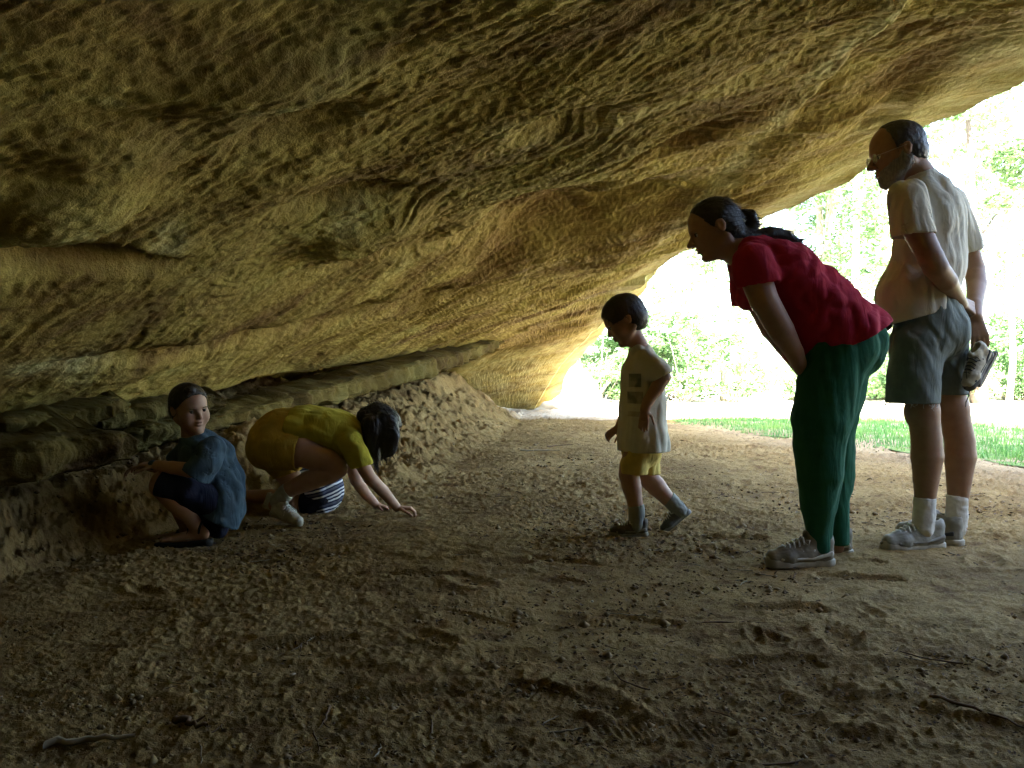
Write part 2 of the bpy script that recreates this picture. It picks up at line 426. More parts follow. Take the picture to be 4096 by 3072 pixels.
# ================================================================== the overhanging rock
_ly = [-6.5, -5, -3, 1.0, 3.0, 4.0, 4.8, 5.5, 6.2, 7.5, 9.5, 11.0, 11.6, 12.5, 13.5, 14.7]
_lx = [7.0, 6.2, 4.6, 3.35, 2.75, 2.57, 2.48, 2.33, 2.15, 1.77, 1.41, 1.23, 1.12, .86, .62, .33]
_lz = [-.1, 1.2, 2.6, 2.36, 2.16, 2.10, 2.11, 1.99, 1.92, 1.82, 1.67, 1.38, 1.22, .92, .47, -.05]
_cy = [-6.5, -5, -3, 1.0, 3.2, 4.0, 4.5, 5.0, 6.0, 7.5, 9.0, 10.5, 11.3, 12.5, 13.5, 14.7]
_cx = [-2.5, -2.4, -2.3, -2.25, -2.04, -2.00, -1.90, -1.83, -1.76, -1.40, -.88, -.38, -.2, -1.0, -.9, -.6]
_cz = [-.3, .2, .55, .47, .50, .545, .59, .62, .715, .84, .955, 1.04, 1.08, .55, .2, -.2]
def ceil_base(y, t):
    xC, zC = np.interp(y, _cy, _cx), np.interp(y, _cy, _cz); xB, zB = np.interp(y, _ly, _lx), np.interp(y, _ly, _lz)
    p = np.interp(y, [0, 3, 6, 11, 11.6], [2.0, 1.9, 1.6, 1.25, 1.0])
    tc = np.clip(t, 0, 1); g = 1 - (1 - tc) ** p
    x = xC + (xB - xC) * tc; z = zC + (zB - zC) * g
    dx = np.minimum(t, 0); x = x + np.maximum(dx, -.17) * 9.0; z = z + np.maximum(dx, -.17) * .5 + np.minimum(dx + .17, 0) * 15   # runs on into the dark crevice, then closes down to the floor
    return x, z
def proj(x, y, z):
    yy = np.maximum(y, .05); return CU + F_PX * x / yy, HV - F_PX * (z - CAMH) / yy
def build_rock():
    ys = np.concatenate([np.linspace(-6.5, .7, 40)[:-1], .7 * (14.7 / .7) ** np.linspace(0, 1, 860)])
    ts = np.concatenate([np.linspace(-.25, 0, 14)[:-1], np.linspace(0, 1, 700)])
    Y, T = np.meshgrid(ys, ts, indexing='ij')
    X, Z = ceil_base(Y, T)
    # the lip is not a ruled line
    wob = perlin(np.stack([Y.ravel() * .8, Y.ravel() * 0, Y.ravel() * 0], 1)).reshape(Y.shape) * .06 + perlin(np.stack([Y.ravel() * 3, Y.ravel() * 0 + 4, Y.ravel() * 0], 1)).reshape(Y.shape) * .025
    Z = Z + wob * T.clip(0, 1) ** 3 + .075 * sstep(.84, 1., T) * (Y < 9)
    Pm = np.stack([X, Y, Z], -1)
    du = np.gradient(Pm, axis=0); dv_ = np.gradient(Pm, axis=1)
    N = np.cross(dv_, du); N /= np.linalg.norm(N, axis=-1)[..., None] + 1e-12
    N[N[..., 2] > 0] *= -1
    p = Pm.reshape(-1, 3); n = N.reshape(-1, 3); t = T.ravel()
    warp = np.stack([fbm(p * .7 + 3, 3), fbm(p * .7 + 9, 3), fbm(p * .7 + 15, 3)], 1)
    q = p + .45 * warp
    # beds dip along x: low frequency along the slope, high frequency across it
    s = np.stack([q[:, 0] * .50 - q[:, 1] * .10, q[:, 1] * 1.55 + q[:, 0] * .38, q[:, 2] * 1.7], 1)
    big = fbm(p * [.55, .75, .8], 3) * .065
    irr = .35 + .9 * sstep(-.35, .45, fbm(p * [1.1, 1.3, 1.3] + 60, 3)); beds = ridged(s, 5, .5) * .0125 * irr
    saw = (s[:, 1] * 1.15 + .9 * fbm(s * [.8, .5, .5] + 2, 3)); saw = saw - np.floor(saw)
    step = (sstep(.0, .82, saw) - sstep(.86, 1., saw)) * .026 * sstep(-.25, .4, fbm(p * .9 + 30, 2))
    sf = np.stack([q[:, 0] * 1.0, q[:, 1] * 8.0 + q[:, 0] * 1.2, q[:, 2] * 4], 1)
    stri = ridged(sf, 4, .6) * .0095 * irr
    sf2 = np.stack([q[:, 0] * 2.6, q[:, 1] * 22 + q[:, 0] * 3, q[:, 2] * 9], 1)
    stri2 = ridged(sf2, 3, .6) * .0058 * (1.3 - .5 * irr)
    pits = np.maximum(perlin(p * [9, 13, 13]) - .25, 0) * -.05
    fine = fbm(p * 34, 3, .6) * .0045 + np.maximum(fbm(p * [16, 24, 24] + 9, 3), 0) * -.003
    nearb = np.clip(p[:, 1] / 2.2, .45, 1)
    smooth_left = 1 - .5 * sstep(.5, .05, t) * (p[:, 1] < 3)
    rear = sstep(11.2, 11.8, p[:, 1])
    lm = .35 + .65 * sstep(.25, .62, t) + .2 * sstep(5, 8, p[:, 1])
    d = big + ((beds + step) * lm * (1 - .75 * rear)) * nearb + (stri + stri2) * (1 - .5 * rear) * smooth_left + pits * .25 + fine
    Ui, Vi = proj(p[:, 0], p[:, 1], p[:, 2])
    wz = perlin(p * 3.1) * 10 + perlin(p * 8) * 5
    def ellm(cu, cv, ru, rv, ang=0., soft=1.):
        a = R(ang); du_, dv2 = Ui - cu + wz, -(Vi - cv) + wz * .5
        return np.exp(-(((du_ * math.cos(a) + dv2 * math.sin(a)) / ru) ** 2 + ((-du_ * math.sin(a) + dv2 * math.cos(a)) / rv) ** 2) ** (1.5 * soft)) * (p[:, 1] > .6)
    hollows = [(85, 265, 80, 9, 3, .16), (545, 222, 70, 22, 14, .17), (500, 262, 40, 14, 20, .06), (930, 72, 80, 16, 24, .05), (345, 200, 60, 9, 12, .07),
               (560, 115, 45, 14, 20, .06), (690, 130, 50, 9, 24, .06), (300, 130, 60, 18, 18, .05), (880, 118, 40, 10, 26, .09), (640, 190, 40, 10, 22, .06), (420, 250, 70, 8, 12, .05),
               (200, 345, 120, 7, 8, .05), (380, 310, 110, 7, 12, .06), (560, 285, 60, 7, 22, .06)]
    stain_and_light = np.zeros((len(p), 4), np.float32); stain_and_light[:, 3] = 1
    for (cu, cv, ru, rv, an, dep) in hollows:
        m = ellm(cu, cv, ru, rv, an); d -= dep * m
        stain_and_light[:, 0] = np.maximum(stain_and_light[:, 0], m * (.95 if cu in (85, 545, 500, 930) else .45))
    bumps = [(70, 215, 70, 30, 10, .07), (365, 235, 55, 14, 20, .08), (640, 235, 90, 16, 26, .07), (760, 160, 90, 12, 30, .05), (250, 80, 120, 22, 10, .05), (110, 160, 60, 30, 0, .04)]
    for (cu, cv, ru, rv, an, dep) in bumps: d += dep * ellm(cu, cv, ru, rv, an)
    # the long pale arris that climbs to the upper right
    lx0, ly0, lx1, ly1 = 690., 215., 905., -15.
    L = math.hypot(lx1 - lx0, ly1 - ly0); ax_, ay_ = (lx1 - lx0) / L, (ly1 - ly0) / L
    al = (Ui - lx0) * ax_ + (Vi - ly0) * ay_; ac = -(Ui - lx0) * ay_ + (Vi - ly0) * ax_ + wz * .6
    on = sstep(-60, 30, al) * (p[:, 1] > .6)
    d += on * sstep(160, 40, Vi) * (.03 * np.exp(-(np.minimum(ac, 0) / 22) ** 2) * (ac < 0) + (ac >= 0) * (.03 - .07 * sstep(0, 12, ac) + .04 * sstep(30, 150, ac)))
    stain_and_light[:, 1] = np.maximum(stain_and_light[:, 1], on * np.exp(-((ac + 6) / 8) ** 2) * .8)
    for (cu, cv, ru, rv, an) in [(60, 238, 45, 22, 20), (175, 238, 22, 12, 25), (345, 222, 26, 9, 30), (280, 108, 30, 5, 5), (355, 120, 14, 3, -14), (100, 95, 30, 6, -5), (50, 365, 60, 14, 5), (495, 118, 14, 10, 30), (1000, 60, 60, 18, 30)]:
        stain_and_light[:, 1] = np.maximum(stain_and_light[:, 1], ellm(cu, cv, ru, rv, an) * .75)
    stain_and_light[:, 1] = np.maximum(stain_and_light[:, 1], np.maximum(.55 * rear, .75 * sstep(.82, .99, t + .05 * perlin(p * 2.2))))  # light from outside painted pale on the rear wall and along the lip
    stain_and_light[:, 0] = np.maximum(stain_and_light[:, 0], .55 * sstep(.35, .7, fbm(p * [.8, 1.1, 1.1] + 40, 3)))
    edge = sstep(1.0, .985, t)                                        # keeps the lip thin and clean
    keep = sstep(-.02, .03, t) * .9 + .1
    d = d - d[(t > 0) & (p[:, 1] > 1)].mean()
    d = d * keep * (1 - .72 * sstep(.80, .99, t))
    d = d + sstep(.10, .0, t) * sstep(3, 4, p[:, 1]) * .02
    p2 = p + n * d[:, None]
    # behind the rear of the shelter the wall runs out lit from outside: paler
    n0, n1 = Y.shape; idx = np.arange(n0 * n1).reshape(n0, n1)
    Fc = [np.stack([idx[:-1, :-1], idx[:-1, 1:], idx[1:, 1:], idx[1:, :-1]], -1).reshape(-1, 4)]
    # outer face, built from the lip upwards
    pl = p2.reshape(n0, n1, 3)[:, -1, :]
    step_i = np.arange(0, n0, 4); step_i = np.append(step_i, n0 - 1) if step_i[-1] != n0 - 1 else step_i
    lp = pl
    Ht = np.interp(ys, [-7, -1, 2, 4, 6.5, 9, 11.5, 14.7], [16, 16, 12.5, 9.6, 5.6, 2.3, 1.6, .25])
    layers = [(0.03, .05), (.10, .16), (.22, .35), (.30, .55), (.28, .75), (.1, .92), (-.5, 1.0), (-6, 1.04), (-12, .9)]
    verts = [p2]; off = len(p2); prev = idx[:, -1]; st_ext = []
    for k, (ox, f) in enumerate(layers):
        Vn = lp.copy(); topz = np.maximum(Ht, lp[:, 2] + .15)
        Vn[:, 2] = lp[:, 2] + (topz - lp[:, 2]) * f; Vn[:, 0] += ox * (1 if ox > 0 else 1)
        nz = fbm(np.stack([Vn[:, 0], Vn[:, 1], Vn[:, 2]], 1) * .8 + k, 3) * .12; Vn[:, 0] += nz * (k > 1)
        cur = np.arange(off, off + n0); off += n0; verts.append(Vn)
        Fc.append(np.stack([prev[:-1], cur[:-1], cur[1:], prev[1:]], -1)[:, ::-1]); prev = cur
    allv = np.concatenate(verts); stain_and_light = np.concatenate([stain_and_light, np.tile([[0, .2, 0, 1]], (len(allv) - len(stain_and_light), 1)).astype(np.float32)])
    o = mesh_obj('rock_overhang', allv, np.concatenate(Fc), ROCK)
    a = o.data.attributes.new('stain_and_light', 'FLOAT_COLOR', 'POINT'); a.data.foreach_set('color', stain_and_light.astype(np.float32).ravel())
    tag(o, 'huge ochre sandstone overhang sloping down over the dirt floor from the upper right', None, None, 'structure')
build_rock()
def blocker():
    """unseen rock mass added right of the frame to keep light out of the shelter"""
    F = Field(.07); F.ell((5.4, -2.0, 1.0), (2.5, 4.2, 2.6), k=.3); F.ell((5.3, 1.0, .8), (1.9, 2.0, 2.3), k=.5); F.ell((4.0, -6.5, 1.0), (5.5, 1.8, 3.2), k=.5)
    F.fold(.25, np.eye(3) * [.8, .8, 2.2], 3, 'r', 3., .4); F.cut((0, 0, -.3), (0, 0, -1), 30.)
    v, f = F.mesh(); o = mesh_obj('rock_light_blocker', v, f, ROCK); tag(o, 'ochre rock buttress added out of view to cut the light from the near right', None, None, 'structure')
blocker()
def outcrop():
    F = Field(.045); F.ell((.15, 15.6, .5), (1.15, 1.3, 1.75), k=.2); F.ell((.95, 15.3, .1), (.75, .9, .85), k=.4); F.ell((-1.2, 15.2, .6), (1.6, 1.5, 1.9), k=.4)
    F.fold(.09, np.eye(3) * [1.1, 1.1, 3.2], 3, 'r', 7., .25); F.fold(.02, np.eye(3) * [5, 5, 9], 3, 'r', 2., .15); F.cut((0, 0, -.2), (0, 0, -1), 30.)
    v, f = F.mesh(); o = mesh_obj('rock_outcrop', v, f, plain('bleached_sandstone', (.58, .54, .43), .95, .25, 3, .8)); tag(o, 'pale sunlit rock outcrop at the far end of the shelter, left of the wood', None, None, 'structure')
outcrop()

def slab(name, pts, label, mat=ROCK2, seed=0, kind='structure', cat=None):
    """a bedding slab: lofted round a centre line; each point (U, V, depth, half width into the rock, half thickness)"""
    C = np.array([P(a[0], a[1], a[2]) for a in pts]); W = np.array([a[3] for a in pts]); H = np.array([a[4] for a in pts])
    s = np.linspace(0, len(pts) - 1, 220); C = np.stack([np.interp(s, range(len(pts)), C[:, i]) for i in range(3)], 1)
    W = np.interp(s, range(len(pts)), W); H = np.interp(s, range(len(pts)), H)
    endf = np.sqrt(np.clip(1 - (np.abs(np.linspace(-1, 1, 220)) ** 14), .02, 1)); W = W * endf; H = H * endf
    T = np.gradient(C, axis=0); T /= np.linalg.norm(T, axis=1)[:, None]
    side = np.cross(T, [0, 0, 1]); side /= np.linalg.norm(side, axis=1)[:, None]
    side = np.where(side[:, :1] > 0, side, -side)                # towards the open floor
    up = np.cross(side, T); up = np.where(up[:, 2:] > 0, up, -up)
    th = np.linspace(0, 2 * math.pi, 72, endpoint=False)
    cx = np.sign(np.cos(th)) * np.abs(np.cos(th)) ** .28; cz = np.sign(np.sin(th)) * np.abs(np.sin(th)) ** .4
    V = C[:, None] + side[:, None] * (cx[None, :, None] - 1) * W[:, None, None] + up[:, None] * cz[None, :, None] * H[:, None, None] + np.array([0, 0, 0.])
    v = V.reshape(-1, 3); cen = np.repeat(C - side * W[:, None], 72, 0); n = v - cen; n /= np.linalg.norm(n, axis=1)[:, None] + 1e-9
    s1 = np.stack([v[:, 0] * 2.2, v[:, 1] * 2.2, v[:, 2] * 14], 1) + seed
    v = v + n * (ridged(s1, 4, .6) * .022 + fbm(v * 5 + seed, 3) * .045 + ridged(v * [7, 7, 16] + seed, 3, .6) * .010 + fbm(v * 30 + seed, 3) * .007)[:, None]
    idx = np.arange(220 * 72).reshape(220, 72); nx = np.roll(idx, -1, 1)
    Fc = np.stack([idx[:-1], nx[:-1], nx[1:], idx[1:]], -1).reshape(-1, 4)
    o = mesh_obj(name, v, Fc, mat); tag(o, label, cat, None, kind); return o
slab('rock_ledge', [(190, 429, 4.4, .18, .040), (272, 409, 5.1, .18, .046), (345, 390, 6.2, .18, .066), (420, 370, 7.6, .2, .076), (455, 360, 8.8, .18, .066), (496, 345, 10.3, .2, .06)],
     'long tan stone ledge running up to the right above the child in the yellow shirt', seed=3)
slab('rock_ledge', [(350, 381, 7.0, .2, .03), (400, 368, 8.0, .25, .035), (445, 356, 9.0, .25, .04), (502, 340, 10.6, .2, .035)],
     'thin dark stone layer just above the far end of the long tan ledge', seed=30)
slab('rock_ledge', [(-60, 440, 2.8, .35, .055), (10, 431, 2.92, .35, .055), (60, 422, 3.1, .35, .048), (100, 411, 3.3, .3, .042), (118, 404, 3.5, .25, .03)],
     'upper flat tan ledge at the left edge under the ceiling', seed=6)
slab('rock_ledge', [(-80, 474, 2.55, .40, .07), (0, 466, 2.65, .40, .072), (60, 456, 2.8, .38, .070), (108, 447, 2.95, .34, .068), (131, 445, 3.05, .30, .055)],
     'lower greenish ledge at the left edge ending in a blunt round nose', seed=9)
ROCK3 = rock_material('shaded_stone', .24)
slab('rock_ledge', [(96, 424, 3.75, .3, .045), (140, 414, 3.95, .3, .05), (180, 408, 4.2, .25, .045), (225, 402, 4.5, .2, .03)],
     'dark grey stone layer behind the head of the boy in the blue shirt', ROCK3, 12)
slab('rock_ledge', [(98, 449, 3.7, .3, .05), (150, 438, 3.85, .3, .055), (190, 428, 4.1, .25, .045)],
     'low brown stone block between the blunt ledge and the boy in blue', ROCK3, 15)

# ================================================================== loose things on the floor
STICK = plain('twig_bark', (.16, .10, .055), .9, .5, 60, .8); STICK2 = plain('dry_twig', (.30, .25, .16), .85, .3, 60, .5)
def gz(x, y): return ground_z(x, y)
def twig_mesh(name, L, r, bend, mat, fork=False, rs=None):
    V, Fc = [], []
    def tube(pts, r0, r1):
        n = len(pts); base = len(V)
        for i, pnt in enumerate(pts):
            rr = r0 + (r1 - r0) * i / (n - 1)
            for k in range(6):
                a = k * math.pi / 3; V.append((pnt[0], pnt[1] + rr * math.cos(a), pnt[2] + rr * math.sin(a)))
        for i in range(n - 1):
            for k in range(6):
                Fc.append((base + i * 6 + k, base + i * 6 + (k + 1) % 6, base + (i + 1) * 6 + (k + 1) % 6, base + (i + 1) * 6 + k))
    pts = [(L * (i / 9 - .5), bend * math.sin(i / 9 * math.pi) + rs.uniform(-1, 1) * r, rs.uniform(0, 1) * r) for i in range(10)]
    tube(pts, r, r * .45)
    if fork: tube([pts[5], (pts[5][0] + L * .14, pts[5][1] + L * .08, r), (pts[5][0] + L * .26, pts[5][1] + L * .17, r * 2)], r * .6, r * .25)
    o = mesh_obj(name, V, Fc, mat); return o
rs = random.Random(4)
tw = []
special = [(913, 493, .16, .006, 5, 'dark bent twig lying on the pale dirt left of the man\'s near ankle', STICK), (909, 515.5, .10, .003, -3, 'thin dark twig lying between the green trousers and the man\'s shoe', STICK),
           (452, 559, .10, .003, 28, 'pale stick on the dirt between the crouching children and the walking boy', STICK2), (540, 452, .35, .006, -6, 'straight pale stick on the dirt below the dark mound', STICK2),
           (735, 628, .22, .003, 2, 'long thin pale stem pressed into the floor below the woman\'s shoes', STICK), (90, 748, .16, .008, 8, 'pale thick stick near the bottom left corner', STICK2),
           (190, 730, .08, .008, -28, 'short dark brown stick near the bottom left', STICK), (560, 447, .3, .005, 35, 'thin forked twig standing off the dirt by the far wall', STICK),
           (977, 718, .20, .004, -55, 'curved brown stem near the bottom right corner', STICK)]
for i, (U, V_, L, r, an, lab, mt) in enumerate(special):
    d = CAMH * F_PX / (V_ - HV); o = twig_mesh('twig', L, r, .06 * L, mt, i % 3 == 0, rs)
    o.location = ((U - CU) / F_PX * d, d, gz((U - CU) / F_PX * d, d) + .012); o.rotation_euler = (0, 0, R(an)); tag(o, lab, 'twig')
protos = [twig_mesh('twig', rs.uniform(.05, .13), rs.uniform(.001, .0025), rs.uniform(-.02, .02), STICK if k % 2 else STICK2, k % 3 == 0, rs) for k in range(6)]
spots = []
for k in range(170):
    V_ = rs.uniform(470, 765) if k % 3 else rs.uniform(430, 520); U = rs.uniform(150, 1020); d = CAMH * F_PX / (V_ - HV); x = (U - CU) / F_PX * d
    if x < np.interp(d, _by, _bF) + .1: continue
    spots.append((x, d))
for k, (x, y) in enumerate(spots):
    o = protos[k] if k < 6 else protos[k % 6].copy()
    if k >= 6: col.objects.link(o)
    o.location = (x, y, gz(x, y) + .008); o.rotation_euler = (rs.uniform(-.1, .1), 0, rs.uniform(0, 6.28)); s_ = rs.uniform(.5, 1.2); o.scale = (s_, s_, s_)
    tag(o, 'tiny thin twig lying loose on the brown dirt floor', 'twig', 'tiny twigs scattered over the dirt floor')
# a few pale pebbles and dry leaves
PEB = plain('pebble_stone', (.55, .48, .34), .8, .3, 80, .5)
def pebble(U, V_, r, lab, mt=PEB):
    d = CAMH * F_PX / (V_ - HV); x = (U - CU) / F_PX * d
    bm_ = Field(.0025 if r < .02 else .004); bm_.ell((0, 0, 0), (r, r * .8, r * .6)); bm_.fold(r * .18, np.eye(3) / r * .8, 2, 'f', U)
    v, f = bm_.mesh(); o = mesh_obj('pebble', v, f, mt); o.location = (x, d, gz(x, d) + r * .35); o.rotation_euler = (0, 0, U); tag(o, lab, 'pebble')
pebble(97, 620, .012, 'small pale pebble alone on the dark floor at lower left')
pebble(332, 608, .010, 'pale pebble left of the bottom centre beside a shallow dip')
pebble(288, 634, .012, 'round tan pebble among clods at lower left of centre')
pebble(425, 671, .011, 'whitish angular stone chip near the bottom centre')
pebble(592, 602, .007, 'tiny pale pebble below the walking boy')
pebble(293, 677, .010, 'pale chip of stone with a dry stem at lower left')
# crumbs of dirt: nobody could count them
def crumbs():
    rr = np.random.default_rng(8); n = 9000
    V_ = rr.uniform(425, 800, n); d = CAMH * F_PX / (V_ - HV); U = rr.uniform(-60, 1090, n); x = (U - CU) / F_PX * d
    r = rr.gamma(2., .0016, n) + .0015; r *= np.clip(d / 2, .8, 2.)
    z = bank(x, d)[0]
    octv = np.array([[1, 0, 0], [0, 1, 0], [-1, 0, 0], [0, -1, 0], [0, 0, 1], [0, 0, -1]], float)
    octf = np.array([[0, 1, 4], [1, 2, 4], [2, 3, 4], [3, 0, 4], [1, 0, 5], [2, 1, 5], [3, 2, 5], [0, 3, 5]])
    V = octv[None] * (r[:, None, None] * rr.uniform(.6, 1.3, (n, 6, 1))) * np.array([1, 1, .7])
    V = V + rr.normal(0, .0006, V.shape) + np.stack([x, d, z + .006], 1)[:, None]
    Fc = octf[None] + (np.arange(n) * 6)[:, None, None]
    o = mesh_obj('dirt_crumbs', V.reshape(-1, 3), Fc.reshape(-1, 3), plain('crumb_dirt', (.26, .18, .085), .95, .5, 40, .3), smooth=False)
    tag(o, 'small loose crumbs of dirt strewn over the whole floor', 'dirt crumbs', None, 'stuff')
crumbs()

def litter():
    rr = np.random.default_rng(18); n = 6500
    V_ = np.concatenate([rr.uniform(418, 560, 4500), rr.uniform(500, 790, n - 4500)]); d = CAMH * F_PX / (V_ - HV); U = rr.uniform(200, 1060, n); x = (U - CU) / F_PX * d
    k = (x > np.interp(d, _by, _bF) - .15) & (x < np.interp(d, _gy, _gx) + .3); x, d = x[k], d[k]; n = len(x); z = bank(x, d)[0]
    a = rr.uniform(0, 6.283, n); L = np.minimum(rr.gamma(3, .0042, n) + .003, .0035 * d + .001); W = L * rr.uniform(.08, .55, n); tl = rr.normal(0, .25, n)
    dx = np.stack([np.cos(a), np.sin(a), tl], 1); dy = np.stack([-np.sin(a), np.cos(a), rr.normal(0, .25, n)], 1)
    c = np.stack([x, d, z + .010], 1)
    V = np.stack([c - dx * L[:, None], c - dy * W[:, None] + [0, 0, .002], c + dx * L[:, None], c + dy * W[:, None] + [0, 0, .002]], 1).reshape(-1, 3)
    m = NT('leaf_litter'); v = m.co(); cc = m.ramp(m.noise(v, 9, 2, .5), [(.4, (.035, .02, .01)), (.55, (.10, .06, .03)), (.66, (.35, .28, .17))]); m.fin(cc, .9)
    o = mesh_obj('leaf_litter', V, (np.arange(n) * 4)[:, None] + np.arange(4)[None], m.m, smooth=False); tag(o, 'dark bits of bark and dead leaf littering the dirt', 'leaf litter', None, 'stuff')

# ================================================================== grass strip outside
_gy = [4.6, 5.8, 6.4, 7.4, 8.2, 9.3, 10.4, 12.1]; _gx = [4.3, 3.75, 3.62, 3.2, 2.85, 2.55, 2.15, 2.3]
litter()
def grass_mat():
    t = NT('grass_blade'); v = t.co(); n = t.noise(v, 1.5, 5, .6); 
    c = t.ramp(n, [(.3, (.09, .22, .07)), (.5, (.15, .32, .09)), (.7, (.28, .44, .10))])
    t.fin(c, .6, None, .3)
    tr = t.n('ShaderNodeBsdfTranslucent'); t.l(c, tr.inputs[0]); mx = t.n('ShaderNodeMixShader'); mx.inputs[0].default_value = .35
    t.l(t.b.outputs[0], mx.inputs[1]); t.l(tr.outputs[0], mx.inputs[2]); t.l(mx.outputs[0], t.out.inputs[0]); return t.m
def build_grass():
    rr = np.random.default_rng(12); n = 120000
    y = rr.uniform(4.6, 12.3, n); x = rr.uniform(2.0, 16, n)
    edge = np.interp(y, _gy, _gx) + perlin(np.stack([x * 0 + 1, y * 2.2, x * 0], 1)) * .25 + rr.exponential(.16, n)
    far = 12.0 + perlin(np.stack([x * 1.2, y * 0, y * 0 + 7], 1)) * .25
    k = (x > edge) & (y < far) & (perlin(np.stack([x * 1.7, y * 1.7, x * 0 + 3], 1)) > rr.uniform(-.9, -.05, n)); x, y = x[k], y[k]; n = len(x)
    cl = .5 + .5 * perlin(np.stack([x * 2.5, y * 2.5, x * 0], 1)); h = (.035 + .06 * cl) * rr.uniform(.5, 1.4, n) * np.clip((x - np.interp(y, _gy, _gx)) / .5 + .45, .4, 1)
    a = rr.uniform(0, 2 * math.pi, n); wd = rr.uniform(.003, .006, n); ln = rr.uniform(0, .6, n) * h
    b = np.stack([x, y, np.zeros(n)], 1); s = np.stack([np.cos(a), np.sin(a), a * 0], 1) * wd[:, None]; dr = np.stack([-np.sin(a), np.cos(a), a * 0], 1)
    m = b + dr * (ln * .35)[:, None] + np.array([0, 0, 1]) * (h * .6)[:, None]; tp = b + dr * ln[:, None] + np.array([0, 0, 1]) * h[:, None]
    V = np.stack([b - s, b + s, m + s * .7, m - s * .7, tp], 1).reshape(-1, 3); i = (np.arange(n) * 5)[:, None]
    Fq = np.concatenate([i + np.array([[0, 1, 2]]), i + np.array([[0, 2, 3]]), i + np.array([[3, 2, 4]])])
    o = mesh_obj('grass', V, Fq, grass_mat()); tag(o, 'strip of short green grass beyond the edge of the shelter', 'grass', None, 'stuff')
    # the turf the blades stand in
    ys = np.linspace(4.7, 12.05, 60); V = []; Fc = []
    for j, yy in enumerate(ys):
        xs = np.linspace(np.interp(yy, _gy, _gx) + .12 + .06 * math.sin(yy * 7), 18, 60)
        for xx in xs: V.append((xx, yy, .012 + .008 * math.sin(xx * 5) * math.sin(yy * 4)))
    for j in range(59):
        for i2 in range(59): k = j * 60 + i2; Fc.append((k, k + 1, k + 61, k + 60))
    t = NT('turf'); v = t.co(); c = t.ramp(t.noise(v, 7, 6, .7), [(.35, (.09, .16, .05)), (.55, (.15, .22, .07)), (.7, (.28, .24, .12))])
    o = mesh_obj('lawn', V, Fc, t.fin(c, .95, t.bump(t.noise(v, 40, 4, .6), .8, .02), .1)); tag(o, 'green turf under the grass blades', None, None, 'structure')
build_grass()

# ================================================================== the wood beyond the track
def leaf_mat(name, a, b, c):
    t = NT(name); v = t.co(); n = t.noise(v, 1.3, 5, .65)
    geo = t.n('ShaderNodeObjectInfo')
    cc = t.ramp(n, [(.3, a), (.5, b), (.72, c)])
    hs = t.n('ShaderNodeHueSaturation'); t.l(cc, hs.inputs['Color']); hs.inputs['Hue'].default_value = .5
    t.l(t.math('ADD', t.math('MULTIPLY', geo.outputs['Random'], .5), .75), hs.inputs['Value'])
    t.fin(hs.outputs[0], .55, None, .35)
    tr = t.n('ShaderNodeBsdfTranslucent'); t.l(hs.outputs[0], tr.inputs[0]); mx = t.n('ShaderNodeMixShader'); mx.inputs[0].default_value = .4
    t.l(t.b.outputs[0], mx.inputs[1]); t.l(tr.outputs[0], mx.inputs[2]); t.l(mx.outputs[0], t.out.inputs[0]); return t.m
LEAF = leaf_mat('leaves', (.09, .17, .07), (.15, .26, .11), (.23, .35, .15))
BARK = plain('bark', (.42, .38, .31), .95, .35, 12, .9)
def leaves_at(centers, radii, per, size, rr):
    cs = []
    for (c, r_), m in zip(zip(centers, radii), per):
        v = rr.normal(size=(m, 3)); v /= np.linalg.norm(v, axis=1)[:, None]
        cs.append(np.asarray(c)[None] + v * (r_ * rr.uniform(.35, 1, (m, 1)) ** .6) * np.array([1, 1, .55]))
    c = np.concatenate(cs); n = len(c)
    a = rr.normal(size=(n, 3)); a[:, 2] *= .5; a /= np.linalg.norm(a, axis=1)[:, None]
    b = np.cross(a, rr.normal(size=(n, 3)) * [.4, .4, 1]); b /= np.linalg.norm(b, axis=1)[:, None] + 1e-9
    s = size * rr.uniform(.6, 1.3, (n, 1))
    V = np.stack([c - a * s, c + b * s * .45, c + a * s, c - b * s * .45], 1).reshape(-1, 3)
    return V, (np.arange(n) * 4)[:, None] + np.arange(4)[None]
def tube_mesh(paths, sides=9):
    V, Fc = [], []
    for pts, r0, r1 in paths:
        pts = np.asarray(pts, float); n = len(pts); T = np.gradient(pts, axis=0); T /= np.linalg.norm(T, axis=1)[:, None] + 1e-9
        ref = np.array([1, 0, 0]) if abs(T[0][0]) < .8 else np.array([0, 1, 0]); base = len(V)
        for i in range(n):
            s = np.cross(T[i], ref); s /= np.linalg.norm(s); u_ = np.cross(T[i], s); r_ = r0 + (r1 - r0) * i / (n - 1)
            for k in range(sides):
                a = 2 * math.pi * k / sides; V.append(pts[i] + (s * math.cos(a) + u_ * math.sin(a)) * r_)
        for i in range(n - 1):
            for k in range(sides): Fc.append((base + i * sides + k, base + i * sides + (k + 1) % sides, base + (i + 1) * sides + (k + 1) % sides, base + (i + 1) * sides + k))
    return np.array(V), np.array(Fc)
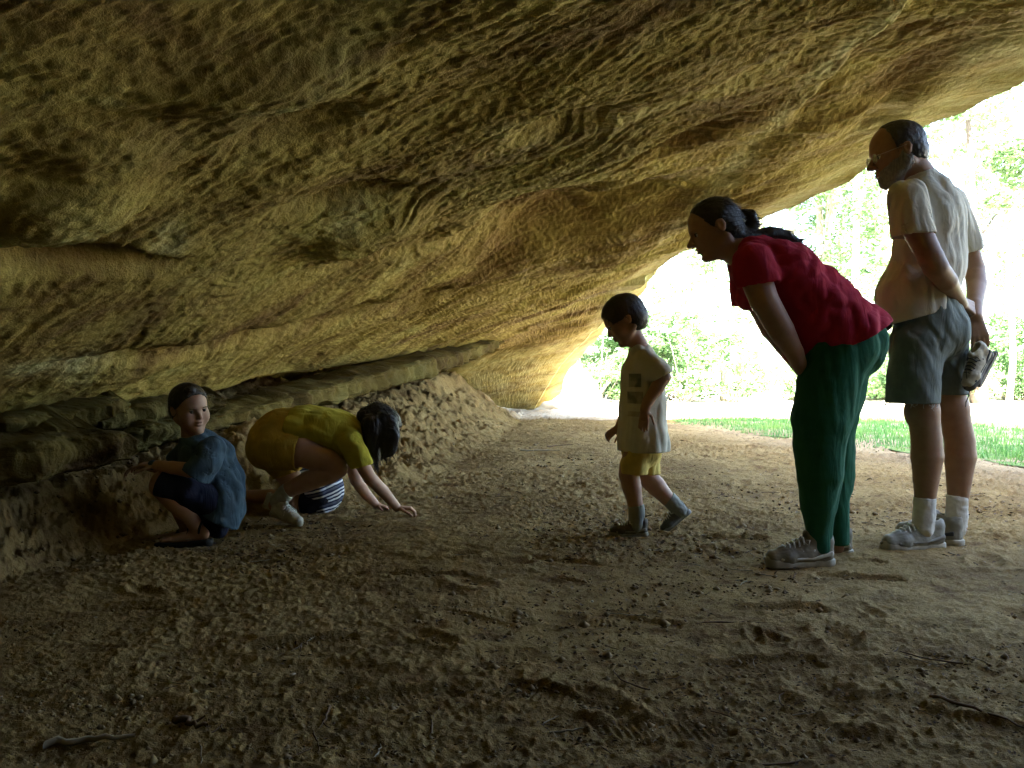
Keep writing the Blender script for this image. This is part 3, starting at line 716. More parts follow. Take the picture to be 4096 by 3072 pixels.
def tree_proto(seed, H, rt, z0, nleaf, lsize, spread):
    rr = np.random.default_rng(seed); k = 9
    tr = np.stack([np.cumsum(rr.normal(0, .07, k)), np.cumsum(rr.normal(0, .07, k)), np.linspace(-.1, H, k)], 1); tr[0, :2] = 0
    paths = [(tr, rt, rt * .25)]; cen, rad = [], []
    nb = 15
    for i in range(nb):
        z = z0 + (H - z0) * (i + .3) / nb; a = rr.uniform(0, 2 * math.pi); L = spread * (1.1 - .5 * i / nb) * rr.uniform(.6, 1.15)
        st = np.array([np.interp(z, tr[:, 2], tr[:, 0]), np.interp(z, tr[:, 2], tr[:, 1]), z])
        en = st + np.array([math.cos(a) * L, math.sin(a) * L, L * rr.uniform(.0, .45)])
        mid = (st + en) / 2 + rr.normal(0, .12, 3); mid2 = (mid + en) / 2 + rr.normal(0, .12, 3); paths.append(([st, (st + mid) / 2 + rr.normal(0, .06, 3), mid, mid2, en], rt * .22, .006))
        for f in (.45, .7, .95, 1.05):
            c = st + (en - st) * f + rr.normal(0, .25, 3); cen.append(c); rad.append(rr.uniform(.30, .65))
    per = rr.multinomial(nleaf, np.array(rad) ** 2 / np.sum(np.array(rad) ** 2))
    return leaves_at(cen, rad, per, lsize, rr), tube_mesh(paths)
def bush_proto(seed, H, W, nleaf, lsize):
    rr = np.random.default_rng(seed); cen, rad, paths = [], [], []
    for i in range(14):
        a = rr.uniform(0, 2 * math.pi); r_ = W * math.sqrt(rr.uniform(0, 1)) * .8; z = rr.uniform(.15, 1) * H * (1 - .5 * r_ / W)
        c = np.array([math.cos(a) * r_, math.sin(a) * r_, z]); cen.append(c); rad.append(rr.uniform(.18, .36) * min(W, 1.2))
        paths.append(([(rr.normal(0, .08), rr.normal(0, .08), -.05), c * [.6, .6, .55] + rr.normal(0, .05, 3), c], .014, .005))
    per = rr.multinomial(nleaf, np.array(rad) ** 2 / np.sum(np.array(rad) ** 2))
    return leaves_at(cen, rad, per, lsize, rr), tube_mesh(paths, 5)
def plant(proto, name, names, loc, rz, sc, label, cat, group=None, tilt=0):
    e = empty(name, loc, label, cat, group); e.rotation_euler = (tilt, 0, rz); e.scale = (sc, sc, sc)
    for nm, me in zip(names, proto):
        o = bpy.data.objects.new(nm, me); link(o, e)
    return e
def protos_of(makers, n0, n1):
    out = []
    for (lv, tb) in makers:
        a = mesh_obj(n0, lv[0], lv[1], LEAF, smooth=False); b = mesh_obj(n1, tb[0], tb[1], BARK)
        out.append((a.data, b.data)); bpy.data.objects.remove(a); bpy.data.objects.remove(b)
    return out
TREES = protos_of([tree_proto(21, 13, .17, 2.6, 5200, .085, 2.6), tree_proto(22, 15, .22, 3.4, 5600, .09, 3.0), tree_proto(23, 9, .08, 1.4, 4600, .075, 1.7), tree_proto(24, 11, .11, 2.0, 4800, .08, 2.1)], 'crown', 'trunk')
BUSH = protos_of([bush_proto(31, 1.7, 1.3, 2600, .055), bush_proto(32, 1.1, 1.0, 2000, .05), bush_proto(33, 2.5, 1.3, 3200, .06)], 'leaves', 'stems')
rt_ = random.Random(9)
sizes = ['tall', 'big-crowned', 'slender', 'young']
front = [(1.6, 19.5, 2), (3.3, 21.5, 3), (5.0, 18.9, 2), (6.9, 22.5, 0), (8.4, 19.4, 3), (10.2, 21.0, 1), (11.6, 18.6, 2), (13.4, 20.5, 3), (-.6, 21.0, 3), (15.6, 19.0, 0), (-3.5, 20.0, 1), (18.2, 22, 1)]
for i, (x, y, k) in enumerate(front):
    U = CU + F_PX * x / y
    plant(TREES[k], 'tree', ('crown', 'trunk'), (x, y, 0), rt_.uniform(0, 6.28), rt_.uniform(.85, 1.1),
          {2: 'slender leafy tree', 3: 'young leafy tree', 0: 'tall leafy tree', 1: 'big leafy tree'}[k] + ' at the front edge of the wood, number %s from the left' % ['one', 'two', 'three', 'four', 'five', 'six', 'seven', 'eight', 'nine', 'ten', 'eleven', 'twelve'][sorted([a[0] / a[1] for a in front]).index(x / y)], 'tree')
for i in range(26):
    y = rt_.uniform(24, 40); x = rt_.uniform(-.15, .82) * y + rt_.uniform(-1, 1)
    plant(TREES[i % 4], 'tree', ('crown', 'trunk'), (x, y, 0), rt_.uniform(0, 6.28), rt_.uniform(.9, 1.3), 'washed-out leafy tree deep in the bright wood', 'tree', 'trees deep in the bright wood')
for i in range(34):
    y = rt_.uniform(17.9, 22.5); x = rt_.uniform(.02, .74) * y
    plant(BUSH[i % 3], 'bush', ('leaves', 'stems'), (x, y, 0), rt_.uniform(0, 6.28), rt_.uniform(.7, 1.25), 'leafy green bush in the undergrowth at the foot of the wood', 'bush', 'bushes along the foot of the wood')
# the forked tree right of the man
fk = empty('tree', P(983, 409, 15.2) * [1, 1, 0], 'thin dark forked tree just right of the man holding the shoes', 'tree')
o0 = np.array(fk.location)
pts = [P(984, 412, 15.2), P(981, 340, 15.2), P(979, 290, 15.2), P(975, 245, 15.2), P(972, 190, 15.2), P(968, 120, 15.2)]
pts2 = [P(981, 318, 15.2), P(986, 300, 15.1), P(990, 278, 15.0), P(996, 262, 14.9)]
tv, tf = tube_mesh([(np.array(pts) - o0, .085, .05), (np.array(pts2) - o0, .06, .045), ([pts[3] - o0, pts[3] - o0 + [.5, .2, .6], pts[3] - o0 + [1.1, .3, .9]], .03, .012)])
mesh_obj('trunk', tv, tf, plain('dark_bark', (.10, .09, .075), .95, .3, 12, .9), fk)
rr = np.random.default_rng(77); lv = leaves_at([P(1010, 160, 15.5) - o0, P(1030, 175, 15.6) - o0, P(1000, 200, 15) - o0, P(960, 90, 15) - o0, P(1015, 150, 15) - o0, P(985, 60, 15) - o0], [.5, .6, .3, .6, .4, .7], [350, 500, 160, 300, 250, 300], .075, rr)
mesh_obj('crown', lv[0], lv[1], LEAF, fk, smooth=False)
# pale table on a dark support, far right
tb = empty('picnic_table', P(975, 404, 17.2) * [1, 1, 0], 'small pale picnic table at the edge of the wood, behind the held shoes', 'table')
def boxm(c, s):
    c = np.asarray(c, float); s = np.asarray(s, float) / 2
    v = np.array([[x, y, z] for x in (-1, 1) for y in (-1, 1) for z in (-1, 1)]) * s + c
    return v, np.array([[0, 1, 3, 2], [4, 6, 7, 5], [0, 4, 5, 1], [2, 3, 7, 6], [0, 2, 6, 4], [1, 5, 7, 3]])
WOOD = plain('weathered_wood', (.42, .38, .30), .85, .3, 18, .6); WOODD = plain('dark_wood', (.12, .10, .08), .85, .3, 18, .6)
v, f = boxm((0, 0, .46), (.62, .5, .07)); mesh_obj('table_top', v, f, WOOD, tb, smooth=False)
v, f = boxm((.06, 0, .21), (.26, .3, .43)); v[:, 0] = np.where(v[:, 2] < .1, .06 + (v[:, 0] - .06) * .55, v[:, 0]); mesh_obj('leg', v, f, WOODD, tb, smooth=False)
# ================================================================== people
SK_MAN = skin_mat('skin_tanned', (.37, .222, .125)); SK_W = skin_mat('skin_woman', (.44, .26, .165)); SK_KID = skin_mat('skin_child', (.52, .31, .20))
EYE = plain('eye_white', (.55, .53, .50), .25, .05, 20, 0); IRIS = plain('iris', (.03, .025, .02), .2, .1, 20, 0)
SHOE_W = plain('shoe_leather_grey', (.24, .225, .17), .6, .2, 35, .5); SOLE = plain('shoe_sole', (.42, .38, .28), .75, .35, 40, .4); SOLE_D = plain('shoe_sole_dark', (.10, .09, .08), .75, .35, 40, .4)
LACE = plain('laces', (.66, .66, .6), .9, .2, 60, .4); DARKTRIM = plain('shoe_trim_dark', (.05, .05, .05), .6, .3, 50, .4)
Z = np.array([0, 0, 1.])
def frame(f, roll=0.):
    f = nrm(f); l = nrm(np.cross(Z, f)); u = np.cross(f, l)
    if roll: l, u = l * math.cos(roll) + u * math.sin(roll), u * math.cos(roll) - l * math.sin(roll)
    return f, l, u
class Head:
    def __init__(s, c, f, H, roll=0., child=False): s.c = np.asarray(c, float); s.f, s.l, s.u = frame(f, roll); s.H = H; s.child = child
    def w(s, a, b, c_): return s.c + s.H * (a * s.f + b * s.l + c_ * s.u)
    def ax(s): return np.stack([s.f, s.l, s.u])
    def add(s, F, k0=.010):
        H, A, w_ = s.H, s.ax(), s.w; E = lambda c, r, k=None: F.ell(w_(*c), np.array(r) * H, A, k=(k0 if k is None else k))
        kid = s.child
        E((-.06, 0, .15), (.43, .335, .355))                                    # cranium
        E((.10, 0, .06), (.275, .29, .34))                                      # forehead and face block
        E((.12, 0, -.16), (.235, .245, .30), .02)
        for sg in (-1, 1):
            F.cap(w_(-.10, sg * .24, -.20), .075 * H, w_(.20, sg * .11, -.385), .075 * H, .02)     # jaw line
            E((.22, sg * .17, -.08), (.10, .085, .10), .015)                    # cheek
        F.cap(w_(.20, -.05, -.40), .085 * H, w_(.20, .05, -.40), .085 * H, .015)
        E((.275, 0, -.41), (.075, .085, .07), .012)                             # chin
        E((.315, 0, .075), (.065, .19, .045), .012)                             # brow
        for sg in (-1, 1): F.ell(w_(.385, sg * .135, .005), np.array([.07, .075, .05]) * H, A, k=.008, sub=True)
        if kid:
            F.chain([(w_(.335, 0, .02), .030 * H), (w_(.375, 0, -.06), .034 * H), (w_(.415, 0, -.125), .040 * H)], .010)
            for sg in (-1, 1): E((.375, sg * .038, -.14), (.035, .028, .028), .006); E((.20, sg * .19, -.17), (.13, .10, .13), .02)
        else:
            F.chain([(w_(.335, 0, .035), .034 * H), (w_(.40, 0, -.05), .040 * H), (w_(.465, 0, -.125), .048 * H)], .008)
            for sg in (-1, 1): E((.400, sg * .045, -.145), (.045, .035, .035), .006)
        E((.345, 0, -.225), (.06, .085 if kid else .095, .028), .006); E((.335, 0, -.285), (.06, .085, .03), .006)
        F.ell(w_(.41, 0, -.254), np.array([.035, .10, .010]) * H, A, k=.004, sub=True)
        for sg in (-1, 1):                                                      # ears
            E((-.06, sg * .335, -.01), (.075, .035, .115), .006)
            F.ell(w_(-.045, sg * .375, .0), np.array([.035, .03, .065]) * H, A, k=.004, sub=True)
            F.cap(w_(-.10, sg * .34, .08), .02 * H, w_(-.13, sg * .345, 0), .018 * H, .003)
    def hair(s, F, grow=.02, front=.10, low=-.30, k=.006, top=0.):
        F.ell(s.w(-.07, 0, .15 + top), np.array([.44 + grow, .345 + grow, .365 + grow]) * s.H, s.ax(), k=k)
        F.ell(s.w(-.20, 0, -.02), np.array([.30 + grow, .31 + grow, .33 + grow]) * s.H, s.ax(), k=.01)
    def eyes(s, root, org, r=.058):
        for sg in (-1, 1):
            F = Field(.0022); c = s.w(.292, sg * .135, .0); F.ell(c, np.ones(3) * r * s.H, k=.001)
            v, f = F.mesh(); e = mesh_obj('eye', v, f, EYE, root, org)
            F = Field(.0018); F.ell(s.w(.292 + r * .74, sg * .135, -.002), np.array([.025, .034, .036]) * s.H, s.ax(), k=.001)
            v, f = F.mesh(); mesh_obj('iris', v, f, IRIS, e, org)
            pts = [s.w(.292 + r * 1.04 * math.cos(a) * math.cos(.30), sg * .135 + r * 1.05 * math.sin(a), r * 1.04 * math.cos(a) * math.sin(.30) + .006) for a in np.linspace(-1.15, 1.15, 9)]
            v, f = tube_mesh([(pts, .0016, .0016)], 6); mesh_obj('eyelid', v, f, IRIS, e, org)
        # brows
def skin_obj(F, name, mat, root, org): v, f = F.mesh(); return mesh_obj(name, v, f, mat, root, org)

def hand(F, wrist, d, n, L, curl=(.3, .4), thumb=1, spread=.10, rw=None, tcurl=.2, tout=.7):
    """palm, four fingers of unequal length and a thumb; d along the hand, n out of the palm's back, L hand length"""
    d = nrm(d); n = nrm(n - d * (n @ d)); s = np.cross(d, n) * thumb      # s points to the thumb side
    wrist = np.asarray(wrist, float); r = .048 * L if rw is None else rw
    F.cap(wrist, r * 1.55, wrist + d * .12 * L, r * 1.6, .008)
    offs = [.145, .05, -.045, -.13]; lens = [.43, .48, .44, .35]
    for o, ln in zip(offs, lens):
        base = wrist + d * .48 * L + s * o * L
        F.cap(wrist + d * .08 * L + s * o * .6 * L, r * 1.25, base, r * 1.15, .008)
        dd = nrm(d + s * o * spread * 4); p = base; a = 0.
        for j, fr in enumerate((.46, .30, .24)):
            a += curl[0] if j == 0 else curl[1]
            e = dd * math.cos(a) - n * math.sin(a); q = p + e * ln * L * fr
            F.cap(p, r * (1.02 - .12 * j), q, r * (.92 - .14 * j), .0022 if j else .004); p = q
    b = wrist + d * .13 * L + s * .13 * L - n * .03 * L
    t1 = nrm(d * .75 + s * tout - n * .25); t2 = nrm(d * (.95) + s * (tout - .35) - n * (.2 + tcurl))
    m = b + t1 * .24 * L; F.cap(b - t1 * .04 * L, r * 1.35, m, r * 1.12, .006); m2 = m + t2 * .17 * L; F.cap(m, r * 1.1, m2, r * .98, .003)
    F.cap(m2, r * .98, m2 + nrm(t2 - n * tcurl) * .13 * L, r * .8, .003)

def hair_obj(F, name, mat, root, org, flow, L=.03, n=1400, seed=1, lift=.10):
    """hair mass plus many fine strands that follow it and break up its outline"""
    v, f = F.mesh(); fn = np.cross(v[f[:, 2]] - v[f[:, 0]], v[f[:, 3]] - v[f[:, 1]]); fn /= np.linalg.norm(fn, axis=1)[:, None] + 1e-12
    rr = np.random.default_rng(seed); k = rr.choice(len(f), n); c = v[f[k]].mean(1); nn = fn[k]
    if ((c + nn * .002 - c.mean(0)) ** 2).sum() < ((c - nn * .002 - c.mean(0)) ** 2).sum(): nn = -nn
    fl = flow(c) if callable(flow) else np.tile(nrm(flow), (n, 1)); fl = fl + rr.normal(0, .22, fl.shape)
    t = fl - nn * (fl * nn).sum(1)[:, None]; t /= np.linalg.norm(t, axis=1)[:, None] + 1e-9; sd = np.cross(t, nn)
    ln = L * rr.uniform(.4, 1.2, (n, 1)); S = np.linspace(0, 1, 5); V = []
    for s_ in S:
        w_ = .0011 * (1.05 - s_); q_ = c + t * ln * s_ + nn * (.0004 + ln * lift * rr.uniform(.2, 1.3, (n, 1)) * s_ ** 1.5 - .3 * ln * s_ * s_ * .3); V += [q_ - sd * w_, q_ + sd * w_]
    V = np.stack(V, 1).reshape(-1, 3); b = (np.arange(n) * 10)[:, None]
    Q = np.concatenate([b + np.array([[2 * i, 2 * i + 1, 2 * i + 3, 2 * i + 2]]) for i in range(4)]) + len(v)
    return mesh_obj(name, np.concatenate([v, V]), np.concatenate([f, Q]), mat, root, org)
_shoe = {}
def shoe_parts():
    if _shoe: return _shoe
    F = Field(.007)      # unit: shoe length 1, heel at x=0, toe at x=1, sole at z=0
    W = (np.array([0, 1, 0.]), 1.0)
    F.cap((.17, 0, .13), .13, (.40, 0, .14), .125, .03); F.cap((.40, 0, .14), .12, (.70, .01, .115), .125, .05, (np.array([0, 1, 0.]), 1.18)); F.cap((.70, .01, .11), .12, (.875, .015, .10), .10, .05, (np.array([0, 1, 0.]), 1.25))
    F.cap((.15, 0, .15), .125, (.13, 0, .27), .105, .04); F.cap((.13, 0, .27), .105, (.30, 0, .29), .10, .04); F.cap((.30, 0, .28), .10, (.50, 0, .19), .105, .05)
    F.cap((.36, 0, .31), .075, (.40, 0, .365), .05, .02, (np.array([0, 1, 0.]), 1.3)); F.cap((.055, 0, .25), .03, (.045, 0, .335), .022, .02, (np.array([0, 1, 0.]), 1.8))
    F.cut((0, 0, .045), (0, 0, -1)); F.cap((.16, 0, .40), .075, (.30, 0, .42), .075, .01, None, True); F.cap((.16, 0, .30), .07, (.28, 0, .33), .07, .01, None, True)
    F.fold(.004, np.eye(3) * [7, 9, 12], 2, 'r', 3.)
    v, f = F.mesh(); _shoe['shoe'] = (v, f)
    F = Field(.008)
    F.cap((.125, 0, .05), .125, (.42, 0, .05), .105, .03, (np.array([0, 1, 0.]), 1.0)); F.cap((.42, .005, .05), .11, (.72, .012, .05), .14, .04); F.cap((.72, .012, .05), .145, (.86, .015, .06), .13, .03)
    F.cut((0, 0, 0), (0, 0, -1)); F.cut((0, 0, .085), (-.05, 0, 1)); v, f = F.mesh(); _shoe['sole'] = (v, f)
    pts = []
    for i in range(5): x = .45 + i * .065; z = .330 - i * .024; pts.append(([(x, -.105, z - .06), (x + .01, -.05, z + .0), (x + .02, .05, z + .0), (x + .03, .105, z - .06)], .013, .013))
    pts += [([(.45, .02, .30), (.40, .10, .31), (.44, .15, .26), (.47, .06, .285)], .009, .009), ([(.45, -.02, .30), (.40, -.10, .31), (.45, -.15, .25), (.47, -.06, .285)], .009, .009), ([(.46, -.03, .29), (.50, -.14, .20), (.52, -.16, .13)], .009, .008)]
    _shoe['laces'] = tube_mesh(pts, 5)
    F = Field(.006)
    for sg in (-1, 1):
        F.cap((.10, sg * .125, .17), .018, (.30, sg * .125, .115), .020, .01); F.cap((.34, sg * .118, .20), .014, (.46, sg * .125, .11), .014, .01); F.cap((.50, sg * .118, .19), .014, (.60, sg * .13, .105), .014, .01)
        F.chain([((.10, sg * .125, .15), .018), ((.34, sg * .125, .11), .018), ((.60, sg * .135, .11), .018), ((.80, sg * .14, .105), .018), ((.99, 0., .10), .018)], .01)
    v, f = F.mesh(); _shoe['trim'] = (v, f)
    return _shoe
def shoe(root, org, heel, d, L, up=(0, 0, 1), mat=None, sole=None, trim=None, name='shoe', lace=None):
    S = shoe_parts(); d = nrm(d); up = np.asarray(up, float); up = nrm(up - d * (up @ d)); l = np.cross(up, d); M = np.stack([d, l, up * 1.18]) * L
    out = None
    for nm, m in (('shoe', mat or SHOE_W), ('sole', sole or SOLE), ('laces', lace or LACE), ('trim', trim)):
        if m is None: continue
        v, f = S[nm]; vv = v @ M + np.asarray(heel)
        o = mesh_obj(name if nm == 'shoe' else {'trim': 'side_stripes'}.get(nm, nm), vv, f, m, root if out is None else out, org)
        if out is None: out = o
    return out

# ------------------------------------------------------------------ the standing man
def man():
    d0 = 3.26; s = d0 / F_PX; q = lambda U, V, dd=0.: P(U, V, d0 + dd)
    org = q(930, 547); org[2] = 0.
    root = empty('person', org, 'balding bearded man standing in cream t-shirt and cut-off denim shorts, hands behind his back', 'person')
    fw = nrm([-.86, .5, 0]); lf = np.array([-fw[1], fw[0], 0])
    wd = lambda k: (lf, k)
    hd = Head(q(895.5, 153.5), (-.955, .10, -.26), .247)
    F = Field(.0038); hd.add(F)
    F.cap(q(908, 162, .0), .062, q(922, 183, .0), .068, .03)                     # neck
    n0_ = len(F.ops); F.cap(q(925, 198), .072, q(928, 228), .10, .03, wd(1.6)); F.cap(q(928, 228), .105, q(926, 275), .108, .03, wd(1.3)); F.cap(q(925, 280), .108, q(928, 330), .112, .03, wd(1.25)); TORSO = F.ops[n0_:]
    LEGS = []
    for (h, mU, k, a, dd, rr_) in (((917, 345), 919, (924, 415), (925, 500), -.05, .064), ((940, 345), 946, (954, 412), (958, 498), .05, .062)):
        F.chain([(q(*h, dd), .082), (q(mU, 380, dd), rr_), (q(k[0] - 1, k[1] - 4, dd), .058)], .03); LEGS.append(F.ops[-2:])
        F.chain([(q(k[0] - 1, k[1] - 4, dd), .059), (q(a[0] + 1.5, 440, dd), .058), (q(a[0] + 2, 456, dd), .0615), (q(a[0] + 1, 478, dd), .049), (q(a[0], 500, dd), .039), (q(a[0] - 1, 528, dd), .037)], .02)
        F.ell(q(k[0] - 8, k[1] - 2, dd), (.045, .045, .05), k=.02)
    # arms: the near one grips the far wrist
    n0_ = len(F.ops); F.chain([(q(907, 201, -.15), .056), (q(918, 232, -.19), .050), (q(931, 258, -.225), .046), (q(936, 268, -.225), .045), (q(946, 281, -.18), .041), (q(956, 296, -.09), .029), (q(960.5, 303, -.05), .026)], .012); ARM1 = F.ops[n0_:n0_ + 2]; n0_ = len(F.ops)
    F.chain([(q(950, 203, .17), .055), (q(966, 245, .20), .047), (q(974.5, 270, .20), .042), (q(976.5, 285, .16), .040), (q(974.5, 305, .06), .030), (q(975, 316, .02), .027)], .012); ARM2 = F.ops[n0_:n0_ + 2]
    hand(F, q(960.5, 301, -.05), q(970, 307, -.02) - q(960.5, 301, -.05), (.3, -.9, .35), .175, (1.0, .9), -1, .05, None, .4, .3)
    hand(F, q(975, 315, .02), q(980, 336, .0) - q(975, 315, .02), (-.25, -.95, .1), .185, (.35, .55), 1, .18, None, .3, .75)
    skin_obj(F, 'body', SK_MAN, root, org); hd.eyes(root, org)
    # hair: side and back, bald front
    F = Field(.004); hd.hair(F, .012); F.cut(hd.w(.13, 0, .42), hd.f * .97 + hd.u * -.12); F.cut(hd.w(-.10, 0, -.17), hd.f * .25 - hd.u)
    F.ell(hd.w(.0, 0, -.05), np.array([.10, .5, .16]) * hd.H, hd.ax(), k=.008, sub=True)
    F.fold(.003, np.eye(3) * 70, 2, 'f', 1); hair_obj(F, 'hair', hair_mat('hair_dark_grey', (.045, .04, .034)), root, org, -hd.u - hd.f * .8, .022, 1600, 1)
    F = Field(.0036); H_ = hd.H
    F.ell(hd.w(.12, 0, -.17), np.array([.262, .268, .335]) * H_, hd.ax(), k=.01); F.ell(hd.w(.285, 0, -.42), np.array([.10, .115, .12]) * H_, hd.ax(), k=.015)
    for sg in (-1, 1): F.cap(hd.w(-.10, sg * .25, -.19), .09 * H_, hd.w(.20, sg * .12, -.40), .095 * H_, .015); F.cap(hd.w(-.02, sg * .285, -.04), .045 * H_, hd.w(-.01, sg * .27, -.20), .08 * H_, .015)
    F.cap(hd.w(.385, -.07, -.205), .022 * H_, hd.w(.385, .07, -.205), .022 * H_, .006); F.cap(hd.w(.375, -.08, -.22), .02 * H_, hd.w(.31, -.13, -.36), .03 * H_, .006); F.cap(hd.w(.375, .08, -.22), .02 * H_, hd.w(.31, .13, -.36), .03 * H_, .006)
    F.cut(hd.w(.20, 0, -.145), nrm(hd.u * 1.0 + hd.f * .62)); F.cut(hd.w(-.12, 0, -.2), -hd.f)
    F.ell(hd.w(.45, 0, -.262), np.array([.13, .085, .030]) * H_, hd.ax(), k=.005, sub=True)
    F.fold(.003, np.eye(3) * 90, 2, 'f', 2); hair_obj(F, 'beard', hair_mat('beard_grey', (.26, .24, .20)), root, org, -hd.u + hd.f * .3, .014, 1500, 2, .5)
    # glasses
    pts = []; 
    for sg in (-1, 1):
        ring = [hd.w(.395 - .02 * math.cos(a) * 0, sg * (.145 + .095 * math.cos(a)), -.012 + .075 * math.sin(a)) for a in np.linspace(0, 2 * math.pi, 15)]
        pts.append((ring, .0013, .0013)); pts.append(([hd.w(.39, sg * .24, .01), hd.w(.2, sg * .31, .02), hd.w(-.06, sg * .355, .04)], .0014, .0014))
    pts.append(([hd.w(.39, -.05, .005), hd.w(.42, 0, .015), hd.w(.39, .05, .005)], .0013, .0013))
    v, f = tube_mesh(pts, 6); g = mesh_obj('glasses', v, f, plain('wire_rim', (.35, .33, .28), .3, .1, 20, 0), root, org)
    GL = NT('lens_glass'); GL.b.inputs['Transmission Weight'].default_value = 0; GLm = GL.fin((.55, .6, .55), .12, None, .6); GL.b.inputs['Alpha'].default_value = .38
    for sg in (-1, 1):
        F = Field(.0022); F.ell(hd.w(.393, sg * .145, -.012), np.array([.010, .092, .072]) * hd.H, hd.ax(), k=.001); v, f = F.mesh(); mesh_obj('lens', v, f, GLm, g, org)
    # shirt
    SH = cloth('cream_cotton', (.52, .49, .39), .10)
    F = Field(.0048)
    F.cap(q(925, 190), .082, q(930, 214), .126, .03, wd(1.35)); F.cap(q(930, 214), .126, q(928, 262), .134, .03, wd(1.18)); F.cap(q(927, 262), .134, q(913, 296), .136, .03, wd(1.15)); F.cap(q(912, 296), .136, q(914, 345), .132, .03, wd(1.15))
    F.cap(q(918, 182), .066, q(924, 192), .075, .03); F.wrap(TORSO, .013)
    M = np.array([[13, 0, 2.0], [0, 13, 0], [2.5, 0, 2.2]]); F.fold(.006, M, 2, 'r', 4.); F.fold(.004, np.eye(3) * 11, 3, 'f', 8.)
    F.shell(.010); F.cut(q(913, 317), nrm([.30, -.02, -1.0]), 2.)
    S1 = Field(); S1.chain([(q(908, 197, -.15), .074), (q(911, 218, -.165), .079), (q(912.5, 252, -.185), .083)], .025); S1.wrap(ARM1, .014, .02); S1.fold(.010, M, 2, 'r', 4.); S1.shell(.009); S1.cut(q(912, 236.5, -.17), (.06, 0, -1), 2.)
    S2 = Field(); S2.chain([(q(948, 203, .15), .066), (q(962, 235, .19), .064), (q(971, 262, .20), .062)], .025); S2.wrap(ARM2, .013, .02); S2.fold(.008, M, 2, 'r', 4.); S2.shell(.009); S2.cut(q(971, 251, .20), (.30, .1, -1), 2.)
    F.add(S1, .02); F.add(S2, .02); F.ell(q(913.5, 170.5), (.062, .062, .045), k=.006, sub=True)
    v, f = F.mesh(); mesh_obj('t_shirt', v, f, SH, root, org)
    # cut-off denim shorts
    DN = cloth('faded_denim', (.145, .165, .14), .25)
    F = Field(.0048)
    F.cap(q(927, 300), .118, q(928, 335), .128, .04, wd(1.30)); F.ell(q(950, 330, -.03), (.075, .10, .10), k=.04); F.wrap(TORSO[-1:], .013)
    F.fold(.007, np.array([[7, 0, 3.0], [0, 7, 0], [3, 0, 4.0]]), 3, 'r', 9.); F.shell(.011); F.cut(q(930, 296), (0, 0, 1), 2.)
    for iL, (pts, c0, nn) in enumerate((([(q(917, 345, -.05), .106), (q(913, 375, -.06), .099), (q(912, 425, -.06), .104)], q(912, 403.5, -.06), (0, 0, -1)), ([(q(940, 343, .06), .104), (q(944.5, 370, .06), .080), (q(948.5, 415, .06), .074)], q(948, 394.5, .06), (0, 0, -1)))):
        S1 = Field(); S1.chain(pts, .02); S1.wrap(LEGS[iL], .012, .015); S1.fold(.007, np.array([[7, 0, 3.0], [0, 7, 0], [3, 0, 4.0]]), 3, 'r', 9.); S1.shell(.011); S1.cut(c0, nn, 2.); F.add(S1, .015)
    v, f = F.mesh(); sh = mesh_obj('denim_shorts', v, f, DN, root, org)
    rr = np.random.default_rng(5); fr = []
    for i in range(46):
        a = rr.uniform(0, 2 * math.pi); c = q(911.5, 403.2, -.06) + np.array([math.cos(a) * .1, math.sin(a) * .1, 0]); ln = rr.uniform(.004, .018) * (1.7 if math.cos(a) > .3 else 1)
        fr.append(([c, c + [rr.normal(0, .003), rr.normal(0, .003), -ln * .6], c + [rr.normal(0, .006), rr.normal(0, .005), -ln]], .0009, .0006))
    v, f = tube_mesh(fr, 4); tag(mesh_obj('frayed_hem', v, f, LACE, sh, org), kind='stuff')
    F = Field(.004); F.cap(q(887, 317, -.02), .030, q(885, 324, .02), .030, .01); F.cap(q(905, 315, -.05), .014, q(886, 320, 0), .016, .01); v, f = F.mesh(); mesh_obj('belt_pouch', v, f, plain('black_pouch', (.02, .02, .025), .6, .3, 60, .4), root, org)
    SO = cloth('white_sock', (.56, .54, .46), .08)
    for (U, dd, V0) in ((925, -.05, 497), (957.5, .05, 494.5)):
        F = Field(.004); F.cap(q(U, V0 - 4, dd), .0435, q(U - 1, 516, dd), .042, .01); F.cap(q(U - 1, 516, dd), .042, q(U - 2, 528, dd), .042, .01)
        F.fold(.0022, np.eye(3) * [30, 30, 60], 2, 'r', U); F.cut(q(U, V0, dd), (0, 0, 1), .2); v, f = F.mesh(); mesh_obj('sock', v, f, SO, root, org)
    h1 = q(944, 547, -.02); h1[2] = .004; dr = q(874, 547, -.08) - q(944, 547, -.02); shoe(root, org, h1, [dr[0], dr[1], 0], .288, mat=SHOE_W, trim=plain('shoe_panel', (.20, .185, .15), .6, .2, 40, .3))
    h2 = q(964, 545, .0); h2[2] = .004; shoe(root, org, h2, [-.62, .85, 0], .285, mat=SHOE_W, trim=DARKTRIM)
    # the pair of trainers he holds
    SB = plain('trainer_beige', (.50, .44, .30), .65, .35, 40, .5); SD = plain('trainer_black', (.035, .035, .035), .7, .3, 60, .4)
    def held(heel, toe, up, L, lab):
        o_ = q(*heel); e = empty('trainer', o_, lab, 'shoe', None); h = q(*heel); t = q(*toe)
        shoe(e, o_, h, t - h, L, up, SB, SOLE_D, SD, 'upper', SD)
        return e, o_
    e, o_ = held((991, 352.5, -.02), (968, 391, -.06), (-.7, -.35, .45), .205, 'small beige and black trainer hanging toe down from the man\'s fingers, nearer one')
    v, f = tube_mesh([([q(970, 388, -.07), q(968.5, 396, -.07), q(966, 402, -.07), q(965.5, 407, -.07)], .0022, .0012), ([q(969, 390, -.07), q(969.5, 399, -.07), q(971, 405, -.07)], .0011, .0008), ([q(970, 388, -.07), q(967, 380, -.08), q(966, 370, -.07)], .0018, .0018)], 5)
    mesh_obj('dangling_lace', v, f, SD, e, o_)
